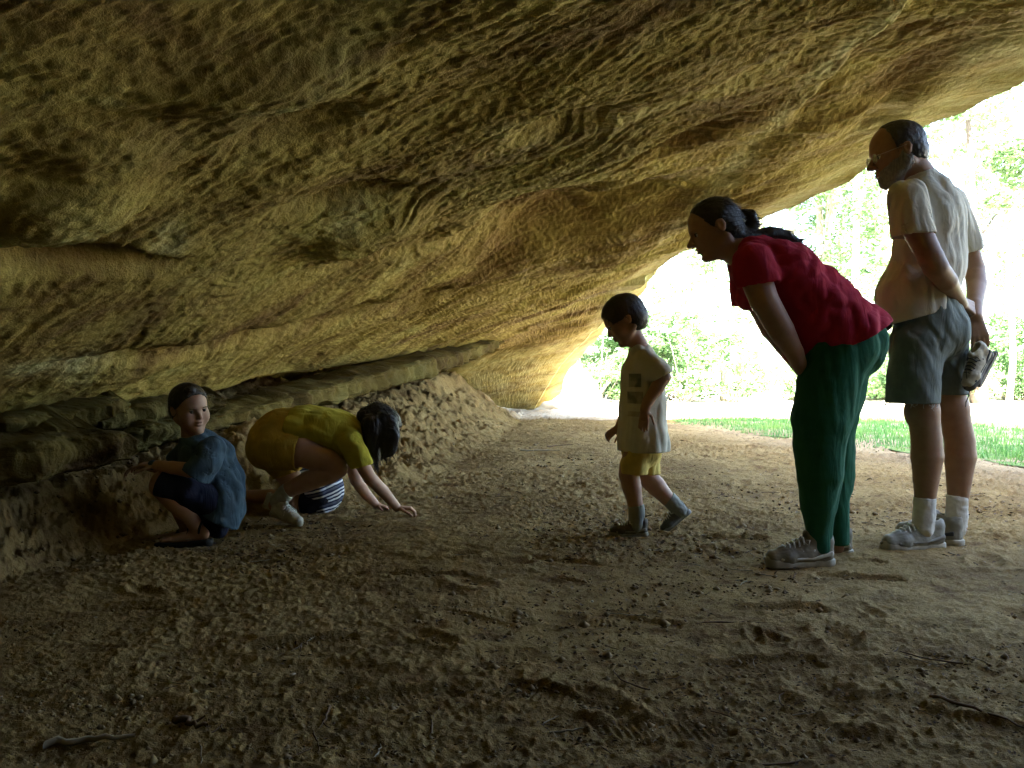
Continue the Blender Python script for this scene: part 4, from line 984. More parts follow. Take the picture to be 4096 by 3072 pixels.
    e, o_ = held((998.5, 352, .05), (985, 378, .05), (-.5, .6, .5), .17, 'small beige trainer half hidden behind the other one in the man\'s hand')
    v, f = tube_mesh([([q(992, 346, 0), q(996, 349, .0), q(1000, 360, .02), q(998, 368, .03), q(994, 371, .03)], .0016, .0012)], 5); mesh_obj('dangling_lace', v, f, SD, e, o_)

# ------------------------------------------------------------------ the woman bending forward
def woman():
    d0 = 3.03; s = d0 / F_PX; q = lambda U, V, dd=0.: P(U, V, d0 + dd)
    org = q(825, 566); org[2] = 0.
    root = empty('person', org, 'woman with a dark ponytail bending forward in a red t-shirt and green trousers', 'person')
    fw = np.array([-1., .06, 0]); lf = np.array([0, -1., 0]); wd = lambda k: (lf, k)
    hd = Head(q(713.0, 229.5), (-.935, .03, -.35), .226)
    F = Field(.0038); hd.add(F)
    F.cap(q(721, 243), .055, q(748, 255), .062, .03)
    n0_ = len(F.ops); F.cap(q(756, 262), .08, q(785, 280), .10, .04, wd(1.6)); F.cap(q(785, 280), .10, q(822, 318), .105, .05, wd(1.45)); F.cap(q(822, 318), .11, q(846, 342), .115, .05, wd(1.4)); TORSO = F.ops[n0_:]
    for dd in (-.075, .08):
        o = 10 if dd > 0 else 0
        F.chain([(q(840 - o * .2, 350, dd), .09), (q(826 + o * .4, 395, dd), .075), (q(822 + o, 440, dd), .058), (q(826 + o * .9, 480, dd), .055), (q(820 + o * 1.6, 520, dd), .038), (q(820 + o * 1.6, 545, dd), .036)], .02)
    # near arm straight down on to the thigh, far arm behind it
    n0_ = len(F.ops); F.chain([(q(752, 268, -.15), .058), (q(764, 300, -.19), .050), (q(781, 330, -.165), .046), (q(794, 352, -.12), .034), (q(801, 368, -.08), .026)], .012); ARM1 = F.ops[n0_:n0_ + 1]; n0_ = len(F.ops)
    F.chain([(q(748, 268, .16), .056), (q(757, 300, .15), .046), (q(771, 328, .12), .042), (q(790, 354, .06), .032), (q(802, 371, .02), .025)], .012); ARM2 = F.ops[n0_:n0_ + 1]
    hand(F, q(801, 367, -.08), (.5, .35, -.8), (-.8, -.3, -.5), .165, (.3, .3), -1)
    hand(F, q(802, 371, .02), (.5, -.2, -.8), (-.8, .3, -.5), .165, (.3, .3), 1)
    skin_obj(F, 'body', SK_W, root, org); hd.eyes(root, org)
    HM = hair_mat('hair_brown_black', (.022, .016, .012))
    F = Field(.004); hd.hair(F, .012); F.cut(hd.w(.235, 0, .30), hd.f * .9 + hd.u * -.42)
    F.ell(hd.w(.14, 0, -.20), np.array([.24, .5, .26]) * hd.H, hd.ax(), k=.006, sub=True); F.ell(hd.w(-.05, 0, -.03), np.array([.085, .5, .12]) * hd.H, hd.ax(), k=.006, sub=True)
    F.chain([(q(733, 224), .034), (q(742, 216), .026), (q(749, 217), .030), (q(752, 225), .028), (q(750, 233), .026)], .012)          # the looped tail
    F.chain([(q(733, 232), .045), (q(744, 240), .045), (q(756, 238, .0), .033), (q(770, 234, .0), .030), (q(786, 236, .01), .024), (q(797, 241.5, .02), .012), (q(804, 239.5, .02), .004)], .015)
    F.cap(q(728, 238), .05, q(735, 250), .035, .02)
    F.fold(.0035, np.array([[20, 0, 30.], [0, 70, 0], [30, 0, 20]]), 2, 'r', 3); hr = hair_obj(F, 'hair', HM, root, org, lambda c: np.where((c[:, :1] < q(738, 0)[0]), -hd.f[None] * 1. - hd.u[None] * .25, np.array([[1., 0, -.12]])), .045, 2600, 3, .06)
    F = Field(.003); F.cap(q(739, 217, -.03), .006, q(744, 221, -.032), .006, .002); v, f = F.mesh(); mesh_obj('hair_clip', v, f, plain('clip_metal', (.6, .55, .45), .3, .1, 20, 0), hr, org)
    # red t-shirt
    SH = cloth('red_cotton', (.34, .014, .035), .15)
    F = Field(.0048)
    F.cap(q(752, 259), .088, q(778, 277), .128, .05, wd(1.45)); F.cap(q(778, 277), .128, q(812, 306), .137, .05, wd(1.40)); F.cap(q(812, 306), .137, q(846, 338), .148, .05, wd(1.32)); F.cap(q(846, 338), .148, q(862, 356), .150, .04, wd(1.32))
    F.ell(q(748, 294, .02), (.040, .12, .062), k=.03); F.cap(q(772, 285, 0), .10, q(812, 345, 0), .10, .05, wd(1.3))
    F.wrap(TORSO, .014)
    M = np.array([[7, 0, -4.0], [0, 7, 0], [3, 0, 6.0]]); F.fold(.010, M, 2, 'r', 5.); F.fold(.004, np.eye(3) * 11, 3, 'f', 7.)
    F.shell(.010)
    n_ = nrm(q(842, 341.7) - q(806, 361)); n2 = np.array([-n_[2], 0, n_[0]]); n2 = n2 if n2[2] < 0 else -n2; F.cut(q(838, 344), n2, 2.)
    S1 = Field(); S1.chain([(q(752, 262, -.155), .076), (q(758, 278, -.17), .073), (q(767, 305, -.18), .070)], .025); S1.wrap(ARM1, .014, .02); S1.fold(.008, M, 2, 'r', 5.); S1.shell(.009); S1.cut(q(762, 284.5, -.18), (.16, -.0, -1), 2.)
    S2 = Field(); S2.chain([(q(747, 268, .14), .070), (q(745, 288, .14), .060), (q(748, 325, .14), .055)], .025); S2.wrap(ARM2, .013, .02); S2.shell(.009); S2.cut(q(745, 305, .14), (.12, 0, -1), 2.)
    F.add(S1, .02); F.add(S2, .02); F.ell(q(731, 250), (.058, .062, .055), k=.006, sub=True)
    v, f = F.mesh(); mesh_obj('t_shirt', v, f, SH, root, org)
    # green trousers
    TR = cloth('green_jersey', (.016, .095, .048), .15)
    F = Field(.0048)
    F.cap(q(842, 338), .116, q(843, 352), .128, .03, wd(1.2)); F.wrap(TORSO[-1:], .012)
    F.chain([(q(836, 358, -.075), .122), (q(828, 385, -.08), .119), (q(821.5, 420, -.08), .114), (q(819, 445, -.08), .098), (q(820, 475, -.08), .088), (q(818.5, 505, -.075), .070), (q(818.5, 528, -.07), .052), (q(820, 556, -.07), .047)], .03)
    F.chain([(q(842, 358, .08), .115), (q(836, 395, .08), .110), (q(831, 435, .08), .085), (q(835, 475, .08), .070), (q(836, 505, .08), .056), (q(837, 524, .08), .046), (q(838, 549, .08), .042)], .03)
    F.fold(.008, np.array([[8, 0, 1.0], [0, 8, 0], [1.2, 0, 1.2]]), 2, 'r', 2.2); F.fold(.004, np.eye(3) * 10, 3, 'f', 1.)
    F.cut(q(818, 552.0, -.07), (0, 0, -1), .14); F.cut(q(837, 544, .08), (0, 0, -1), .14)
    v, f = F.mesh(); mesh_obj('trousers', v, f, TR, root, org)
    SN = plain('trainer_tan', (.20, .17, .11), .65, .25, 30, .5)
    h1 = q(834.5, 563, -.07); h1[2] = .004; SILV = plain('trainer_silver', (.60, .59, .50), .45, .2, 40, .3); shoe(root, org, h1, [-1, -.10, 0], .272, mat=SN, trim=SILV)
    h2 = q(853.5, 563, .08); h2[2] = .004; shoe(root, org, h2, [-1, .12, 0], .255, mat=SN, trim=SILV)

# ------------------------------------------------------------------ the boy walking
def boy():
    d0 = 3.54; s = d0 / F_PX; q = lambda U, V, dd=0.: P(U, V, d0 + dd)
    org = q(640, 536); org[2] = 0.
    root = empty('person', org, 'small boy walking left with his head down in a long beige t-shirt and yellow shorts', 'person')
    lf = np.array([0, -1., 0]); wd = lambda k: (lf, k)
    hd = Head(q(623.5, 320.5), (-.86, .05, -.51), .212, child=True)
    F = Field(.0036); hd.add(F, .008)
    F.cap(q(632, 331), .036, q(641, 350), .042, .02)
    n0_ = len(F.ops); F.cap(q(643, 362), .05, q(643, 385), .068, .03, wd(1.6)); F.cap(q(643, 385), .07, q(642, 430), .075, .04, wd(1.3)); F.cap(q(642, 430), .075, q(641, 448), .08, .03, wd(1.25)); TORSO = F.ops[n0_:]
    F.chain([(q(638, 450, -.05), .056), (q(630.5, 467, -.055), .048), (q(629, 474, -.055), .045), (q(632, 488, -.05), .042), (q(635, 503, -.05), .033), (q(637, 518, -.05), .028)], .015)
    F.chain([(q(644, 452, .05), .062), (q(645, 475, .05), .046), (q(656, 486, .05), .044), (q(667, 498, .05), .034), (q(674, 506, .05), .028)], .015)
    # near arm bent forward over the shirt, far hand low in front
    n0_ = len(F.ops); F.chain([(q(645, 360, -.10), .038), (q(656, 368, -.14), .033), (q(664, 377, -.14), .030), (q(657, 388, -.15), .029), (q(648, 401, -.16), .024), (q(645, 409, -.16), .021)], .010); ARM1 = F.ops[n0_:n0_ + 2]; n0_ = len(F.ops)
    hand(F, q(645, 408, -.16), (-.12, -.05, -1), (-.2, -1, 0), .115, (.3, .3), -1, .08)
    F.chain([(q(641, 360, .11), .038), (q(634, 385, .12), .032), (q(628, 406, .12), .030), (q(621, 424, .10), .023), (q(619, 428, .10), .020)], .010); ARM2 = F.ops[n0_:n0_ + 1]
    hand(F, q(619, 427, .10), (-.8, -.1, -.55), (-.3, -.8, .5), .105, (.5, .6), -1, .14)
    skin_obj(F, 'body', SK_KID, root, org); hd.eyes(root, org)
    F = Field(.004); hd.hair(F, .03, top=.0); F.cut(hd.w(.34, 0, .25), hd.f * .90 + hd.u * -.45); F.cut(hd.w(-.2, 0, -.34), -hd.u + hd.f * .3)
    F.ell(hd.w(.12, 0, -.20), np.array([.24, .5, .30]) * hd.H, hd.ax(), k=.006, sub=True); F.ell(hd.w(-.05, 0, -.03), np.array([.085, .5, .11]) * hd.H, hd.ax(), k=.006, sub=True)
    F.fold(.0025, np.eye(3) * 60, 2, 'f', 3); hair_obj(F, 'hair', hair_mat('hair_dark_brown', (.045, .03, .018)), root, org, lambda c: np.where(((c - hd.c) @ hd.f)[:, None] > 0, hd.f[None] * .8 - hd.u[None] * .7, -hd.u[None] - hd.f[None] * .2), .026, 2000, 4)
    # shirt with two dark printed squares on the chest side
    t = NT('beige_printed_cotton'); v0 = t.co(); n = t.noise(v0, 14, 5, .6)
    base = t.mix(n, (.50, .47, .37), (.58, .55, .45)); sp = t.n('ShaderNodeSeparateXYZ'); t.l(v0, sp.inputs[0])
    def box_mask(x0, x1, z0, z1):
        m = None
        for (ch, a, b) in ((0, x0, x1), (2, z0, z1)):
            c1 = t.math('GREATER_THAN', sp.outputs[ch], a); c2 = t.math('LESS_THAN', sp.outputs[ch], b); mm = t.math('MULTIPLY', c1, c2); m = mm if m is None else t.math('MULTIPLY', m, mm)
        return m
    ptn = t.ramp(t.noise(v0, 22, 3, .5), [(.35, .45), (.6, 1.)])
    def rel(U, V): p_ = q(U, V) - org; return p_[0], p_[2]
    for (u0, u1, v0_, v1_, cc, st) in ((626, 636.5, 373.5, 386.5, (.09, .11, .075), .85), (625, 638, 391, 402.5, (.11, .105, .085), .85), (624.5, 637.5, 388.2, 389.6, (.6, .58, .45), .6), (624.5, 637.5, 404.5, 406, (.6, .58, .45), .6), (625, 637, 410, 415, (.22, .13, .07), .5)):
        x0, z1 = rel(u0, v0_); x1, z0 = rel(u1, v1_); base = t.mix(t.math('MULTIPLY', box_mask(x0, x1, z0, z1), t.math('MULTIPLY', ptn, st)), base, cc)
    SHm = t.fin(base, .9, t.bump(t.noise(v0, 35, 4, .6), .35, .005), .2)
    F = Field(.0045)
    F.cap(q(640, 354), .048, q(642, 372), .082, .03, wd(1.45)); F.cap(q(642, 372), .086, q(643, 405), .094, .04, wd(1.28)); F.cap(q(643, 405), .094, q(644, 440), .102, .05, wd(1.22)); F.cap(q(644, 440), .104, q(645.5, 470), .112, .04, wd(1.2))
    F.cap(q(638, 348), .040, q(643, 356), .055, .02)
    F.wrap(TORSO, .012); M = np.array([[10, 0, -1.0], [0, 11, 0], [1.5, 0, 2.5]])
    F.fold(.008, M, 2, 'r', 2.); F.fold(.003, np.eye(3) * 14, 3, 'f', 5.); F.shell(.009); F.cut(q(645, 450.5, 0), (.0, 0, -1), 2.)
    S1 = Field(); S1.chain([(q(645, 361, -.10), .052), (q(654, 368, -.13), .053), (q(660, 373, -.14), .050), (q(668, 383, -.145), .045)], .02); S1.wrap(ARM1, .011, .015); S1.fold(.005, M, 2, 'r', 2.); S1.shell(.008); S1.cut(q(661.5, 377.5, -.14), nrm([.45, -.1, -.85]), 2.)
    S2 = Field(); S2.chain([(q(641, 361, .105), .050), (q(637, 378, .12), .048), (q(632, 400, .12), .044)], .02); S2.wrap(ARM2, .011, .015); S2.shell(.008); S2.cut(q(635, 386, .12), (-.1, 0, -1), 2.)
    F.add(S1, .015); F.add(S2, .015); F.ell(q(632, 340), (.040, .044, .036), k=.005, sub=True)
    v, f = F.mesh(); mesh_obj('t_shirt', v, f, SHm, root, org)
    F = Field(.0045)
    F.cap(q(644, 438), .066, q(644, 448), .070, .03, wd(1.12))
    F.wrap(TORSO[-1:], .012); F.fold(.005, np.eye(3) * [9, 9, 5], 2, 'r', 6.); F.shell(.009)
    for pts, c0 in (([(q(641, 450, -.045), .062), (q(634, 466, -.055), .064), (q(632.5, 484, -.055), .064)], q(631, 473.5, -.05)), ([(q(645, 450, .05), .080), (q(646, 465, .05), .062), (q(647, 484, .05), .060)], q(650, 474, .05))):
        S1 = Field(); S1.chain(pts, .02); S1.fold(.004, np.eye(3) * [9, 9, 5], 2, 'r', 6.); S1.shell(.008); S1.cut(c0, (-.05, 0, -1), 2.); F.add(S1, .015)
    v, f = F.mesh(); mesh_obj('shorts', v, f, cloth('yellow_ochre_cotton', (.62, .47, .13), .15), root, org)
    SO = cloth('grey_ribbed_sock', (.26, .27, .235), .2)
    F = Field(.0038); F.cap(q(635.3, 502, -.05), .036, q(636.5, 513, -.05), .034, .01); F.cap(q(636.5, 513, -.05), .034, q(636, 526, -.05), .034, .01); F.fold(.0025, np.eye(3) * [70, 70, 8], 1, 'r', 6.); F.cut(q(636, 504.5, -.05), (-.1, 0, 1), .1)
    v, f = F.mesh(); mesh_obj('sock', v, f, SO, root, org)
    F = Field(.0038); F.cap(q(668, 498, .05), .037, q(680, 511, .05), .034, .01); F.fold(.002, np.eye(3) * 50, 1, 'r', 6.); F.cut(q(668, 498, .05), q(655, 486) - q(668, 498), .1); v, f = F.mesh(); mesh_obj('sock', v, f, SO, root, org)
    SB = plain('boys_trainer', (.12, .10, .07), .65, .4, 40, .5); SB2 = plain('boys_trainer_grey', (.11, .11, .10), .65, .3, 40, .5)
    h1 = q(648.5, 535, -.05); h1[2] = .003; shoe(root, org, h1, [-1, -.03, 0], .178, mat=SB, trim=plain('trainer_light', (.45, .42, .33), .5, .2, 40, .3))
    h2 = q(691.5, 511.5, .05); tq = q(669.5, 529, .05); tq[2] = .012; dd = tq - h2; shoe(root, org, h2 + np.array([.0, 0, -.0]), dd, .165, (-.5, 0, .85), SB2, plain('sole_grey', (.3, .31, .29), .7, .2, 40, .3))

# ------------------------------------------------------------------ the boy crouching in blue
def boy_blue():
    d0 = 3.38; q = lambda U, V, dd=0.: P(U, V, d0 + dd)
    org = q(195, 545); org[2] = 0.
    root = empty('person', org, 'boy in a loose blue shirt crouching against the rock and looking over his shoulder', 'person')
    hd = Head(q(190.0, 408.5, .0), (.76, -.64, -.12), .204, roll=.12, child=True)
    F = Field(.0036); hd.add(F, .008)
    F.cap(q(190, 418, .03), .038, q(193, 441, .03), .046, .02)
    ax_ = nrm([.55, .8, 0]); wd = lambda k: (ax_, k)
    n0_ = len(F.ops); F.cap(q(203, 448, .02), .055, q(213, 480, .03), .075, .04, wd(1.4)); F.cap(q(213, 480, .03), .08, q(216, 505, .03), .09, .04, wd(1.25)); TORSO = F.ops[n0_:]
    # near leg folded: knee left, heel under the seat
    F.chain([(q(210, 503, -.04), .070), (q(185, 492, -.10), .058), (q(163, 482, -.14), .047), (q(161, 486, -.14), .045), (q(176, 502, -.12), .043), (q(190, 516, -.10), .034), (q(198, 530, -.08), .027)], .015)
    F.chain([(q(212, 503, .10), .068), (q(188, 488, .12), .055), (q(168, 478, .12), .045), (q(176, 500, .12), .040), (q(188, 530, .10), .028)], .015)
    for dd, U0, V0 in ((-.08, 203, 534), (.10, 192, 534)):
        F.chain([(q(U0, V0, dd), .026), (q(U0 - 14, V0 + 2.5, dd - .01), .024), (q(U0 - 30, V0 + 5, dd - .02), .020), (q(U0 - 38, V0 + 6, dd - .02), .014)], .012)
        for k in range(4): F.cap(q(U0 - 34, V0 + 5, dd - .02 + (k - 1.5) * .014), .010, q(U0 - 42 + abs(k - 1), V0 + 6.5, dd - .03 + (k - 1.5) * .016), .0085, .004)
    # arms reaching to the left over the knees
    n0_ = len(F.ops); F.chain([(q(213, 449, -.09), .038), (q(203, 463, -.16), .034), (q(190, 470, -.18), .030), (q(172, 467.5, -.17), .026), (q(156, 465, -.15), .020)], .010); ARM1 = F.ops[n0_:n0_ + 2]; n0_ = len(F.ops)
    hand(F, q(156, 465, -.15), (-1, .1, .03), (.1, -.2, 1), .12, (.35, .4), -1, .08)
    F.chain([(q(186, 449, .12), .038), (q(172, 465, .12), .032), (q(158, 468, .08), .024), (q(148, 466, .04), .020)], .010); ARM2 = F.ops[n0_:n0_ + 1]
    hand(F, q(148, 466, .04), (-1, -.2, -.1), (0, .1, 1), .12, (.4, .4), 1, .08)
    skin_obj(F, 'body', SK_KID, root, org); hd.eyes(root, org, .055)
    F = Field(.0036); hd.hair(F, .018); F.cut(hd.w(.28, 0, .30), hd.f * .80 + hd.u * -.60); F.cut(hd.w(-.2, 0, -.28), -hd.u + hd.f * .35)
    F.ell(hd.w(.14, 0, -.16), np.array([.24, .5, .30]) * hd.H, hd.ax(), k=.006, sub=True); F.ell(hd.w(-.05, 0, -.02), np.array([.08, .5, .11]) * hd.H, hd.ax(), k=.006, sub=True)
    F.ell(hd.w(.20, -.08, .44), np.array([.09, .12, .06]) * hd.H, hd.ax(), k=.01)
    F.fold(.0022, np.eye(3) * 70, 2, 'f', 3); hair_obj(F, 'hair', hair_mat('hair_short_dark', (.03, .022, .015)), root, org, lambda c: np.where(((c - hd.c) @ hd.f)[:, None] > 0, hd.f[None] * .9 - hd.l[None] * .5, -hd.u[None] - hd.f[None] * .2), .020, 2000, 5)
    bh = hair_mat('brow_hair', (.06, .04, .025))
    for sg in (-1, 1):
        v, f = tube_mesh([([hd.w(.36, sg * .20, .06), hd.w(.385, sg * .13, .075), hd.w(.375, sg * .06, .06)], .0022, .0016)], 6); mesh_obj('eyebrow', v, f, bh, root, org)
    SH = cloth('washed_blue_cotton', (.06, .10, .13), .3)
    F = Field(.0045)
    F.cap(q(200, 441, .03), .058, q(208, 458, .03), .085, .03, wd(1.45)); F.cap(q(208, 458, .03), .088, q(214, 485, .03), .100, .04, wd(1.25)); F.cap(q(214, 485, .03), .100, q(219, 512, .0), .085, .05, wd(1.2)); F.cap(q(222, 505, -.02), .070, q(229, 535, -.05), .040, .04, wd(1.5))
    F.wrap(TORSO, .012); M = np.array([[6, 0, 5.5], [0, 8, 0], [-3, 0, 3.5]])
    F.fold(.014, M, 2, 'r', 1.5); F.fold(.004, np.eye(3) * 12, 3, 'f', 5.); F.shell(.009)
    n_ = q(233, 524.6) - q(207, 510.5); n2 = nrm([n_[2], 0, -n_[0]]); F.cut(q(222, 519.5, -.02), n2 if n2[2] < 0 else -n2, 2.)
    S1 = Field(); S1.chain([(q(213, 449, -.09), .058), (q(207, 460, -.14), .059), (q(194, 479, -.17), .054), (q(184, 492, -.175), .050)], .02); S1.wrap(ARM1, .012, .015); S1.fold(.008, M, 2, 'r', 1.5); S1.shell(.008); S1.cut(q(194, 475.5, -.17), nrm([-.55, -.05, -.80]), 2.)
    S2 = Field(); S2.chain([(q(189, 450, .12), .052), (q(178, 460, .13), .050), (q(168, 476, .13), .044)], .02); S2.wrap(ARM2, .011, .015); S2.shell(.008); S2.cut(q(175, 465, .13), nrm([-.7, 0, -.7]), 2.)
    F.add(S1, .015); F.add(S2, .015); F.ell(q(191, 432, .01), (.045, .055, .036), k=.005, sub=True)
    v, f = F.mesh(); mesh_obj('shirt', v, f, SH, root, org)
    F = Field(.0045)
    F.cap(q(216, 500, .03), .098, q(213, 506, .03), .098, .03, wd(1.15))
    F.chain([(q(210, 502, -.04), .082), (q(185, 492, -.10), .072), (q(164, 483, -.14), .062)], .02); F.chain([(q(212, 502, .10), .08), (q(188, 489, .12), .068), (q(170, 480, .12), .058)], .02)
    F.chain([(q(200, 508, -.02), .055), (q(218, 528, .02), .050)], .03)
    F.fold(.006, np.eye(3) * 7, 2, 'r', 6.); F.shell(.010); F.cut(q(160, 484, -.14), nrm(q(150, 478) - q(185, 492)), .075); F.cut(q(166, 480, .12), (-1, 0, 0), .07)
    v, f = F.mesh(); mesh_obj('shorts', v, f, cloth('navy_cotton', (.012, .014, .03), .2), root, org)
    ST = plain('sandal_strap', (.02, .018, .016), .7, .3, 60, .3)
    for dd, U0, V0 in ((-.08, 203, 534), (.10, 192, 534)):
        F = Field(.004); F.cap(q(U0 + 3, V0 + 7.5, dd), .030, q(U0 - 40, V0 + 11, dd - .02), .034, .01); F.cut(q(U0, V0 + 5.0, dd), (-.06, 0, 1)); z0 = q(U0, V0, dd).copy(); z0[2] = .0; F.cut(z0, (0, 0, -1)); v, f = F.mesh(); sl = mesh_obj('sandal', v, f, ST, root, org)
        ring = lambda U, V, r: [q(U, V, dd) + np.array([0.006 * math.sin(a), r * math.cos(a), r * math.sin(a)]) for a in np.linspace(0, 2 * math.pi, 13)]
        for U_, V_, r_ in ((U0 - 1, V0 - 6, .030), (U0 - 14, V0 + 2, .029), (U0 - 27, V0 + 5, .027)):
            v, f = tube_mesh([(ring(U_, V_, r_), .005, .005)], 6); mesh_obj('strap', v, f, ST, sl, org)

# ------------------------------------------------------------------ the girl in yellow
def girl():
    d0 = 3.85; q = lambda U, V, dd=0.: P(U, V, d0 + dd)
    org = q(290, 522); org[2] = 0.
    root = empty('person', org, 'long-haired child crouching in a yellow t-shirt, both hands reaching down to the dirt', 'person')
    lf = np.array([0, -1., 0]); wd = lambda k: (lf, k)
    hd = Head(q(381, 429.5, .0), (.66, .30, -.78), .205, child=True)
    F = Field(.0036); hd.add(F, .008)
    F.cap(q(374, 428), .038, q(358, 430), .045, .02)
    n0_ = len(F.ops); F.cap(q(352, 432), .06, q(322, 430), .082, .04, wd(1.5)); F.cap(q(322, 430), .082, q(285, 430), .09, .04, wd(1.25)); F.cap(q(285, 432), .095, q(272, 445), .105, .04, wd(1.2)); TORSO = F.ops[n0_:]
    # near leg: thigh forward, shin back under
    F.chain([(q(275, 452, -.09), .085), (q(303, 452, -.12), .070), (q(328, 462, -.13), .056), (q(337, 468, -.13), .050), (q(330, 473, -.13), .048), (q(308, 481, -.12), .047), (q(290, 489, -.11), .036), (q(281, 496, -.10), .030), (q(277, 504, -.10), .028)], .015)
    F.chain([(q(275, 455, .08), .080), (q(285, 470, .08), .062), (q(293, 482, .06), .052), (q(285, 495, .10), .040), (q(275, 505, .10), .032)], .015)
    # arms to the floor
    hx = q(402, 511, .10); hx[2] = .045
    n0_ = len(F.ops); F.chain([(q(351, 442, -.12), .040), (q(362, 464, -.14), .034), (q(370, 478, -.10), .031), (q(383, 491, -.02), .029), (q(397, 507.5, .05), .021)], .010); ARM1 = F.ops[n0_:n0_ + 1]; n0_ = len(F.ops)
    hand(F, q(397, 507.5, .05), (.85, .1, -.05), (-.1, 0, 1), .135, (.6, .75), 1, .05)
    F.chain([(q(350, 442, .14), .040), (q(352, 465, .15), .034), (q(356, 480, .17), .031), (q(366, 494, .24), .028), (q(376, 504.5, .28), .020)], .010); ARM2 = F.ops[n0_:n0_ + 1]
    hand(F, q(376, 504, .28), (.85, .0, -.25), (.1, 0, 1), .11, (.3, .3), 1, .10)
    skin_obj(F, 'body', SK_KID, root, org); hd.eyes(root, org)
    F = Field(.004); hd.hair(F, .04); F.cut(hd.w(.22, 0, .30), hd.f * .85 + hd.u * -.5)
    F.ell(hd.w(.26, 0, -.16), np.array([.20, .40, .32]) * hd.H, hd.ax(), k=.008, sub=True)
    for k, dd in enumerate((-.07, -.035, .0, .04, .075)): F.chain([(q(372, 424, dd), .050), (q(372, 442, dd), .042), (q(375, 455 + (k % 2) * 3, dd * .9), .022), (q(377, 464 + (k % 3) * 2, dd * .85), .006)], .012)
    F.chain([(q(366, 416, -.02), .045), (q(376, 412), .05)], .02)
    for k in range(4): F.chain([(q(380 + 4 * k, 418 + k, -.05), .034), (q(384 + 3.5 * k, 436, -.075), .026), (q(384 + 3 * k, 450, -.075), .018), (q(382 + 2.5 * k, 460 - k, -.07), .005)], .012)
    F.fold(.004, np.array([[60, 0, 6.], [0, 60, 0], [4, 0, 12]]), 2, 'r', 3); hair_obj(F, 'hair', hair_mat('hair_long_dark', (.020, .014, .010)), root, org, lambda c: np.where(((c - hd.c) @ hd.u)[:, None] > .03, -hd.f[None] * .6 - hd.l[None] * .5, np.array([[.1, 0, -1.]])), .05, 2400, 6, .12)
    SH = cloth('yellow_cotton', (.44, .37, .035), .12)
    F = Field(.0045)
    F.cap(q(357, 432), .062, q(338, 433), .100, .04, wd(1.35)); F.cap(q(338, 433), .102, q(305, 430), .108, .04, wd(1.22)); F.cap(q(305, 430), .108, q(268, 432), .110, .04, wd(1.2))
    F.cap(q(330, 440), .07, q(350, 452), .06, .04, wd(1.7))
    F.wrap(TORSO[:-1], .013); M = np.array([[5, 0, 4.0], [0, 8, 0], [2, 0, 8.0]])
    F.fold(.008, M, 2, 'r', 3.5); F.fold(.003, np.eye(3) * 12, 3, 'f', 5.); F.shell(.009); F.cut(q(289, 430), nrm([-1, 0, .22]), 2.)
    S1 = Field(); S1.chain([(q(350, 442, -.12), .060), (q(357, 454, -.14), .058), (q(370, 484, -.14), .054)], .02); S1.wrap(ARM1, .012, .015); S1.fold(.006, M, 2, 'r', 3.5); S1.shell(.008); S1.cut(q(362, 466.5, -.14), (.25, 0, -1), 2.)
    S2 = Field(); S2.chain([(q(349, 442, .13), .058), (q(351, 456, .145), .054), (q(353, 480, .15), .050)], .02); S2.wrap(ARM2, .012, .015); S2.shell(.008); S2.cut(q(352, 464, .15), (.1, 0, -1), 2.)
    F.add(S1, .015); F.add(S2, .015); F.ell(q(370, 429), (.045, .05, .05), k=.005, sub=True)
    v, f = F.mesh(); mesh_obj('t_shirt', v, f, SH, root, org)
    F = Field(.0045)
    F.cap(q(296, 428), .098, q(278, 436), .110, .03, wd(1.18)); F.cap(q(278, 436), .110, q(274, 447), .108, .03, wd(1.2))
    F.wrap(TORSO[-1:], .012); F.fold(.006, np.eye(3) * 8, 2, 'r', 6.); F.shell(.009); F.cut(q(304, 430), nrm([1, 0, 0.2]), 2.)
    for pts, c0, nn in (([(q(274, 450, -.085), .102), (q(288, 451, -.11), .090), (q(312, 455, -.12), .084)], q(299, 452, -.12), nrm([1, 0, -.1])), ([(q(276, 455, .08), .092), (q(286, 470, .08), .076), (q(294, 488, .07), .072)], q(289, 474, .08), nrm([.35, 0, -1]))):
        S1 = Field(); S1.chain(pts, .02); S1.fold(.005, np.eye(3) * 8, 2, 'r', 6.); S1.shell(.008); S1.cut(c0, nn, 2.); F.add(S1, .015)
    v, f = F.mesh(); mesh_obj('shorts', v, f, cloth('golden_yellow_shorts', (.40, .26, .03), .15), root, org)
    SO = cloth('pale_sock', (.42, .42, .34), .2)
    F = Field(.004); F.cap(q(289, 490, -.11), .041, q(278, 500, -.10), .038, .01); F.fold(.003, np.eye(3) * 40, 1, 'r', 6.); F.cut(q(288, 491, -.11), q(300, 484) - q(288, 491), .1); v, f = F.mesh(); mesh_obj('sock', v, f, SO, root, org)
    SB = plain('pale_trainer', (.52, .51, .40), .65, .3, 40, .5)
    h1 = q(270, 517, -.10); h1[2] = .05; tq = q(304, 524, -.17); tq[2] = .0; shoe(root, org, h1, tq - h1, .185, mat=SB)
    h2 = q(262, 517, .12); h2[2] = .05; tq = q(292, 519, .12); tq[2] = .0; shoe(root, org, h2, tq - h2, .18, mat=SB)

